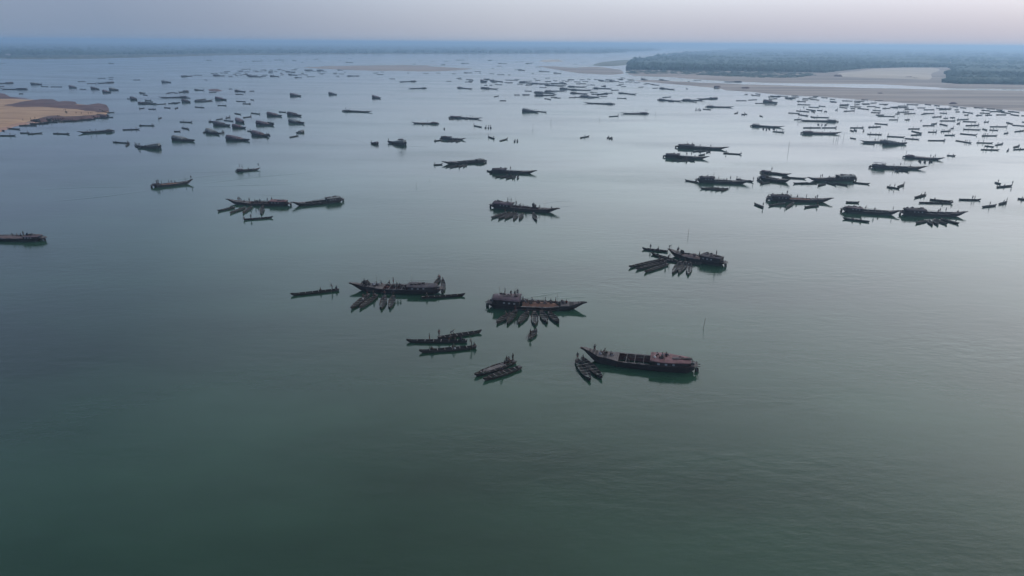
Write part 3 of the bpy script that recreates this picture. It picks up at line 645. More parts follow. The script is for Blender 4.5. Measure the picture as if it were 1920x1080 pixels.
def put(kind, x0, y0, x1, y1, ppl='', region='', host=None, label=None, **kw):
    ym = (y0 + y1) / 2; detail = ym > 285
    if kind == 'C':
        c, rz, L = fit(x0, y0, x1, y1, 4.5, 15); seed = int(x0 * 7 + y0 * 13) % 97; wide = kw.get('wide', 1.0)
        if ym > 375 or kw.get('near'):
            o = make_canoe(L, wide * 1.18, True, kw.get('style', seed % 2), seed)
        else:
            v = seed % 4; style = kw.get('style', v % 2); o = proto(('C', v, style), lambda: make_canoe(9.0, (1.0, 1.15, .95, 1.1)[v], False, style, v)); k = L / 9.0; o.scale = (k, min(1.25, max(.85, k)) * wide, 1.0 + 0.1 * (ym < 260))
        tname = 'canoe'
    elif kind == 'B':
        dy = 0 if ym > 480 else 1.6 if ym > 330 else .7
        c, rz, L = fit(x0, y0 + dy, x1, y1 + dy, 12.0, 34); seed = int(x0 * 7 + y0 * 13) % 97
        if ym > 330 or kw.pop('near', False): o = make_barge(L, True, seed=seed, **kw)
        else:
            v = seed % 6; opt = [dict(), dict(roof='mauve', cab=.30, cabh=.6), dict(cab=.40, cabh=1.1), dict(roof='grey', flat=True, cab=.20, cabh=.6), dict(cargo='sand', roof='mauve', cab=.24, cabh=.5), dict(awning=True, cab=.22, cabh=.4)][v]
            small = ym < 168
            def mk():
                r_ = make_barge(22.0, False, seed=v, **opt)
                return join_mesh(r_, 'barge') if small else r_
            ex = [1] if (('B', v, small) in protos) else []
            o = proto(('B', v, small), mk); k = L / 22.0; o.scale = (k, min(1.2, max(.8, k)), min(1.0, max(.6, k * .95)) * (.72 if ym < 240 else .9)); kw = opt
        tname = 'barge'
    else:
        c, rz, L = fit(x0, y0, x1, y1, 6.5, 20); seed = int(x0 * 7 + y0 * 13) % 97; v = seed % 3; small = ym < 190
        def mk():
            r_ = make_workboat(15.0, v, ('dark', 'mauve', 'grey')[v]); return join_mesh(r_, 'cargo_boat') if small else r_
        o = proto(('T', v, small), mk); k = L / 15.0; o.scale = (k, min(1.15, max(.75, k)), min(1.0, max(.6, k)) * .8 * kw.get('tall', 1.0)); tname = 'cargo boat'
    o.location = c; o.rotation_euler = (0, 0, rz)
    BOATS.append(dict(o=o, kind=kind, region=region, label=label, x=(x0 + x1) / 2, y=ym, n=0, L=L, x0=x0, x1=x1, poses=[], host=host))
    rec = BOATS[-1]; hostn = host or tname; d = Vector((math.cos(rz), math.sin(rz), 0)); nrm = Vector((-d.y, d.x, 0))
    if root_cargo: cargo_mesh[('x', id(rec)) if kind == 'B' and ym > 330 or kind != 'B' else ('B', v, small)] = root_cargo.pop()[1]; root_cargo.clear()
    me = None
    if kind == 'B':
        me = cargo_mesh.get(('x', id(rec))) if (ym > 330 or 'deck0' in kw) else (None if small else cargo_mesh.get(('B', v, small)))
    if me:
        so_ = link('sand_load', me); so_.location = c; so_.rotation_euler = (0, 0, rz); so_.scale = o.scale
        tag(so_, f'heap of sand on {hostn}' if region == 'near' else f'sand heap aboard a barge {region}', 'sand pile', 'sand heaps in barge holds'); SANDS.append(dict(o=so_, x=(x0 + x1) / 2))
    for tok in ppl.split():
        pose = tok[-1]; px = float(tok[:-1]); span = (x1 - x0)
        t_ = px if 0 <= px <= 1 else (px - x0) / span if abs(span) > 5 else 0.5
        t_ = min(.97, max(.03, t_)); xx = (t_ - .5) * L; rnd = random.Random(int(px * 10 + ym)); yo = 0
        if kind == 'C': z = interp(CG, t_) - .06 if t_ < .1 or t_ > .9 else (.34 if detail else .2); z = z if pose != 'k' else interp(CG, t_) - .05
        elif kind == 'B':
            fb, cab, ch_ = kw.get('fb', 1.15), kw.get('cab', .33), kw.get('cabh', .85); dk = kw.get('deck0', .66)
            if t_ < cab: z = fb + ch_ + (((.22 if kw.get('flat') else .62)) + .02); yo = rnd.uniform(-.2, .2)
            elif t_ < dk:
                if kw.get('cargo') in ('sand', 'orange'): z = fb + .02; yo = rnd.uniform(-.5, .5)
                else: w_ = interp(BW, t_) * kw.get('wid', 1); yo = rnd.choice((-1, 1)) * (w_ - .2); z = fb - .0
            else: z = interp([(0, fb + .15), (.1, fb), (.6, fb - .1), (.8, fb + .15), (1, 1.95)], t_) + .07; yo = rnd.uniform(-.3, .3) * (1 - t_) * 4
        else: z = (2.5 if t_ < .5 else 1.5) * o.scale.z
        p = c + d * xx + nrm * yo; p.z = z; face = rz + rnd.choice((0, math.pi, 1.4, -1.4)) if pose != 'p' else rz + (math.pi if t_ > .5 else 0)
        person(p, face, pose, hostn, region, detail); rec['n'] += 1; rec['poses'].append(pose)
        if pose == 'p' and ym > 330:
            f_ = Vector((math.cos(face), math.sin(face), 0)); hpt = p + f_ * .42
            pole((hpt.x + nrm.x * 1.3, hpt.y + nrm.y * 1.3, -.6), (hpt.x - nrm.x * .25, hpt.y - nrm.y * .25, z + 2.7), f'thin pole held on {hostn}', .025)
    return rec
def fan(x, y, tilt, region, L=8.0, host='canoe', label=None, ppl='', **kw):
    """a canoe seen nearly end on: (x, y) its near tip; tilt degrees from the line of sight"""
    p = at(x, y); a = math.atan2(p.y, p.x) - R(tilt); q_ = p + Vector((math.cos(a), math.sin(a), 0)) * L
    u, v = proj(q_); return put('C', u, v, x, y, ppl, region, host, label, **kw)

# ---- nearest barges
HB1 = 'the lone red-roofed barge nearest the camera'
put('B', 1301, 696, 1087, 673, '1242k 1249k 0.33k 0.87w 0.82k 0.79c 0.73k', 'near', HB1, 'large empty dark barge with flat red roof, nearest the camera', cab=.36, roof='red', flat=True, deck0=.66, fb=1.45, cabh=.75, cargo='red', beams=3, beak=.75, wid=1.1)
HB2 = 'the purple-roofed barge with six canoes fanned below'
put('B', 918, 574, 1100, 580, '0.16s 0.22c 0.26c 0.29s 0.345s 0.40k 0.45c 0.50k 0.575s 0.62c 0.68s 0.79k', 'near', HB2, 'dark barge with arched purple stern roof and orange sand, six canoes fanned below', cab=.31, roof='mauve', deck0=.73, fb=1.1, cabh=1.3, cargo='orange', beams=3, stern_open=False, wid=1.15)
HB3 = 'the pink-decked barge left of centre'
put('B', 826, 549, 655, 543, '0.45s 0.42s 0.53s 0.57k 0.64c 0.69k 0.80c 0.83s 0.78k 0.86k', 'near', HB3, 'long dark barge with pinkish foredeck and tall clutter, two canoes at its stern', cab=.34, roof='dark', flat=True, deck0=.62, fb=1.3, cabh=.6, cargo='red', beams=3)
HB4 = 'the sand-filled barge right of centre'
put('B', 1357, 499, 1251, 477, '0.14s 0.42s 0.80s 0.82c 0.97b', 'near', HB4, 'dark barge piled with mauve sand, square black cabin at right, right of centre', cab=.36, roof='dark', flat=True, deck0=.74, fb=1.15, cabh=1.2, cargo='sand', beams=1)
HB5 = 'the red barge at middle left'
put('B', 543, 384, 424, 380, '0.31s 0.38c 0.42s 0.455c 0.50s 0.56k 0.62s 0.70k 0.75c 0.78s 0.80s', 'near', HB5, 'low dark-red barge with a row of people on deck, middle left', cab=.28, roof='red', flat=True, deck0=.62, fb=.95, cabh=.9, cargo='red', beams=3)
HB6 = 'the empty barge with grey awning at middle left'
put('B', 641, 376, 546, 386, '', 'near', HB6, 'long empty dark barge with slanting grey stern awning, end to end with a red barge', cab=.30, roof='grey', flat=True, deck0=.74, fb=1.0, cabh=1.0, beams=2, awning=False)
HB7 = 'the loaded barge cut by the left edge'
put('B', 82, 450, -52, 446, '0.38k 0.33k 0.28s 0.24k 0.42c', 'near', HB7, 'loaded dark barge half out of view at the left edge', cab=.22, roof='mauve', flat=True, deck0=.74, fb=1.1, cabh=.5, cargo='sand', beams=0)
HB8 = 'the crowded barge in the middle of the river'
put('B', 922, 387, 1050, 398, '0.10k 0.24s 0.29s 0.34s 0.37c 0.40k 0.43b 0.45s 0.49s 0.52k 0.54c 0.60s 0.63k 0.66s 0.70c 0.88k', 'near', HB8, 'dark barge crowded with people, canoes packed at its left, centre of the river', cab=.30, roof='mauve', deck0=.70, fb=1.1, cabh=.8, cargo='red', beams=2)
# fan of six below the purple-roofed barge
six = 'canoes fanned below the purple-roofed barge'
for i, (x0, y0, x1, y1) in enumerate(((957, 590, 931, 608), (968, 584, 951, 609), (990, 587, 972, 609), (1002, 587, 1003, 612), (1015, 586, 1025, 608), (1029, 588, 1048, 608))):
    o_ = ('leftmost', 'second from left', 'third from left', 'fourth from left', 'fifth from left', 'rightmost')[i]
    r_ = put('C', x0, y0, x1, y1, ('0.12k 0.3c', '0.12s', '0.1k', '', '0.08c', '0.1k')[i], 'near', 'a canoe fanned below the purple-roofed barge', f'black canoe, {o_} of six fanned below the purple-roofed barge', wide=1.25); r_['o']['group'] = six
put('C', 992, 637, 1006, 621, '0.15p', 'near', 'the small pale-edged canoe', 'small pale-edged canoe with a standing poler, just below the six fanned canoes', wide=1.15)
# canoes at the pink-decked barge
for i, (a, b_) in enumerate((((692, 554), (658, 581)), ((707, 556), (674, 580)), ((722, 557), (715, 581)), ((738, 557), (731, 580)))):
    o_ = ('leftmost', 'second from left', 'third from left', 'rightmost')[i]
    put('C', *a, *b_, ('0.1s 0.3c', '0.1k 0.2s', '0.1s 0.25k', '0.08s')[i], 'near', 'a canoe below the pink-decked barge', f'dark canoe, {o_} of four moored below the pink-decked barge', wide=1.2)
put('C', 790, 560, 872, 555, '0.12k', 'near', 'the slim canoe behind the pink-decked barge', 'long slim canoe lying just right of the pink-decked barge', wide=.9)
put('C', 814, 537, 826, 522, '0.85k', 'near', 'a canoe at the pink-decked barge stern', 'canoe slanting up from the pink-decked barge stern, left one of two', wide=.85)
put('C', 832, 546, 830, 525, '', 'near', None, 'canoe seen end-on at the pink-decked barge stern, right one of two', wide=.9)
put('C', 636, 545, 545, 555, '0.14p 0.05k 0.38k', 'near', 'the lone canoe left of the pink-decked barge', 'lone dark canoe with a standing poler, left of the pink-decked barge')
put('C', 821, 636, 903, 624, '0.3b 0.03s', 'near', 'the top canoe of the central trio', 'low canoe pointing right, top of three canoes left of the fanned six')
put('C', 876, 642, 762, 642, '0.62s 0.10k 0.30c 0.2k', 'near', 'the middle canoe of the central trio', 'long dark canoe pointing left, middle of three canoes left of the fanned six')
put('C', 893, 653, 786, 662, '0.08p 0.42c 0.8k 0.05k', 'near', 'the bottom canoe of the central trio', 'pale-tipped canoe pointing left, bottom of three canoes left of the fanned six')
put('C', 966, 680, 890, 707, '0.06s 0.14c 0.22s 0.28k 0.18k', 'near', 'the plank-laden canoe', 'canoe laden with long planks, people at its right end, below centre', wide=1.7)
put('C', 977, 691, 906, 715, '0.5c', 'near', 'the low canoe beside the plank-laden one', 'low brown canoe touching the near side of the plank-laden canoe', wide=1.3)
put('C', 1081, 677, 1107, 716, '0.06s', 'near', 'the left canoe of the pair', 'open canoe with pale thwarts, left of a pair below the nearest barge', wide=1.35)
put('C', 1092, 675, 1129, 712, '0.06k', 'near', 'the right canoe of the pair', 'open canoe with pale bow, right of a pair below the nearest barge', wide=1.35)
# sand-filled barge's canoes
put('C', 1252, 473, 1204, 468, '0.68s 0.35k', 'near', 'the canoe at the sand-filled barge bow', 'slim canoe tied off the left tip of the sand-filled barge')
put('C', 1268, 491, 1221, 477, '0.3k', 'near', None, 'dark canoe slanting left below the sand-filled barge bow')
put('C', 1250, 490, 1316, 497, '0.05p', 'near', 'the canoe along the sand-filled barge', 'dark canoe lying along the near side of the sand-filled barge')
for i, (a, b_) in enumerate((((1243, 488), (1179, 503)), ((1249, 492), (1192, 507)), ((1252, 497), (1208, 512)))):
    put('C', *a, *b_, ('0.1c', '0.08k', '0.1s')[i], 'near', 'a canoe of the left bundle by the sand-filled barge', f'{("upper", "middle", "lower")[i]} of three canoes bundled left of the sand-filled barge', wide=1.2)
for i, (a, b_) in enumerate((((1276, 493), (1261, 514)), ((1286, 493), (1272, 514)), ((1294, 494), (1290, 517)))):
    put('C', *a, *b_, '0.1s' if i < 2 else '0.1k', 'near', 'a canoe nosed into the sand-filled barge', f'{("left", "middle", "right")[i]} of three canoes hanging below the sand-filled barge', wide=1.25)
# middle left
for i, (a, b_) in enumerate((((440, 390), (408, 397)), ((460, 390), (431, 401)), ((472, 389), (455, 401)), ((493, 388), (490, 403)))):
    put('C', *a, *b_, ('0.2k', '', '0.1s', '0.1s')[i], 'near', 'a canoe below the red barge', f'dark canoe, {("leftmost", "second", "third", "rightmost")[i]} of four below the red barge at middle left', wide=1.2)
put('C', 457, 413, 512, 409, '0.04k 0.25s', 'near', 'the lone canoe below the red barge', 'lone thin canoe with a standing person, below the red barge at middle left')
for i, (a, b_) in enumerate((((950, 400), (921, 410)), ((960, 400), (934, 412)), ((966, 401), (946, 412)), ((970, 402), (963, 413)), ((980, 402), (974, 413)), ((1000, 401), (1006, 415)))):
    put('C', *a, *b_, ('0.1s', '0.2k', '0.1s', '0.1k', '', '')[i], 'near', 'a canoe packed below the crowded barge', f'canoe, {("leftmost", "second", "third", "fourth", "fifth", "rightmost lone one")[i]} of six below the crowded barge in mid river', wide=1.15)
put('B', 287, 350, 363, 342, '0.1s 0.14s 0.22s 0.40s 0.55k 0.80s 0.95s 0.48c', 'near', 'the loaded boat at upper left', 'low motor boat heading left with standing people and reddish cargo', cab=.16, cabh=.25, flat=True, deck0=.62, fb=1.0, cargo='orange', beams=0, wid=.85)
put('B', 449, 321, 483, 318, '0.15s 0.30s 0.45k 0.92s', 'near', 'the small boat above it', 'short motor boat with a few people, upper left of the red barge', cab=.3, cabh=.3, flat=True, deck0=.6, fb=1.0, beams=1, wid=.8)

# ---- right middle ground, one name for each
rm = 'in the right middle ground'
put('B', 1580, 395, 1688, 402, '0.18k 0.53s 0.6k 0.4c 0.86s', 'near', 'the left one of the two linked barges at right', 'left of two long black barges moored end to end at right', cab=.32, roof='mauve', flat=True, deck0=.8, beams=3, fb=1.1, cabh=.8)
put('B', 1690, 401, 1813, 404, '0.51s 0.4k 0.62c 0.7s 0.85k', 'near', 'the right one of the two linked barges at right', 'right of two long black barges moored end to end, canoes below', cab=.32, roof='dark', deck0=.78, beams=3, fb=1.1, cabh=1.0)
put('C', 1630, 417, 1580, 411, '0.3k 0.6k', 'near', 'the canoe under the linked barges', 'greenish canoe below the left of the two linked black barges', style=2)
put('C', 1586, 380, 1611, 381, '', 'near', None, 'small upcurved canoe just above the left linked black barge', near=True)
for i, (x, y, t_) in enumerate(((1717, 420, 25), (1748, 423, -12), (1759, 423, -14), (1776, 422, -35), (1798, 421, -50))):
    fan(x, y, t_, 'near', label=f'{("leftmost", "second", "third", "fourth", "rightmost")[i]} of five canoes hanging below the right linked black barge', wide=1.2, near=True)
put('B', 1440, 374, 1562, 378, '0.34w 0.58s 0.72c 0.75s 0.2k 0.28s 0.45c', 'near', 'the cluttered barge at middle right', 'cluttered dark barge with tall standing figure, above the green canoe at middle right', cab=.30, roof='dark', deck0=.66, cargo='orange', beams=1)
put('C', 1460, 378, 1438, 370, '0.9c', 'near', 'the canoe at its stern', 'canoe with raised tip behind the cluttered barge stern', near=True)
put('C', 1431, 390, 1414, 383, '0.05s', 'near', 'the green canoe', 'green-tinged canoe with one standing person, left of the cluttered barge', style=2, near=True)
put('C', 1472, 382, 1441, 387, '', 'near', None, 'canoe nosing left under the cluttered barge cabin', near=True)
put('C', 1488, 381, 1474, 391, '0.1s', 'near', 'a canoe under the cluttered barge', 'short canoe hanging below the middle of the cluttered barge', near=True)
put('C', 1535, 386, 1508, 390, '0.1s', 'near', 'a canoe under the cluttered barge bow', 'slim canoe below the bow half of the cluttered barge', near=True)
put('B', 1307, 339, 1408, 344, '0.3s 0.55k 0.76c 0.2k 0.4s 0.48c 0.62s', 'near', 'the barge with five fanned canoes at middle right', 'long dark barge with five small canoes along its near side, middle right', cab=.31, roof='dark', deck0=.66, cabh=1.0)
put('C', 1309, 343, 1284, 339, '', 'near', None, 'thin canoe poking left from the five-canoe barge stern')
put('C', 1380, 337, 1413, 342, '0.05c 0.2k 0.97s', 'near', 'the canoe beyond the five-canoe barge', 'canoe behind the five-canoe barge bow, person standing at its right tip')
for i, (x, y, t_) in enumerate(((1313, 355, 60), (1322, 356, 50), (1332, 357, 48), (1341, 358, 40), (1352, 359, 22))):
    fan(x, y, t_, 'near', label=f'{("leftmost", "second", "third", "fourth", "rightmost")[i]} of five small canoes below the five-canoe barge', wide=1.15)
put('B', 1603, 336, 1512, 338, '0.72s 0.64s 0.5k 0.45c', 'near', 'the barge pointing left above the black pair', 'barge with long arched grey cabin at right, upper right of the cluttered barge', cab=.36, roof='grey', deck0=.66, cabh=.9)
put('C', 1598, 343, 1631, 346, '', 'near', None, 'thin canoe pointing right off the arched grey cabin barge')
put('C', 1466, 333, 1512, 336, '', 'near', None, 'slim canoe bridging the gap left of the arched grey cabin barge')
put('B', 1426, 334, 1482, 342, '0.1c 0.2s 0.4k 0.7s', 'near', 'the low crowded barge', 'low dark barge crowded with canoes between two larger barges', cab=.2, deck0=.6, cabh=.4, roof='dark')
put('C', 1432, 345, 1419, 336, '0.9k', 'near', None, 'upturned-tip canoe at the left of the low crowded barge')
for i, (x, y, t_) in enumerate(((1425, 346, 30), (1487, 345, 55), (1502, 345, 60), (1533, 349, 25), (1568, 348, -40), (1590, 349, -55))):
    fan(x, y, t_, 'near', label=f'{("first", "second", "third", "fourth", "fifth", "sixth")[i]} from left of the small canoes below the arched grey cabin barge row', wide=1.1)
put('B', 1426, 323, 1484, 329, '0.32s', 'near', 'the short high barge above it', 'short high-cabin barge pointing right, above the low crowded barge', cab=.42, cabh=1.5, deck0=.7)

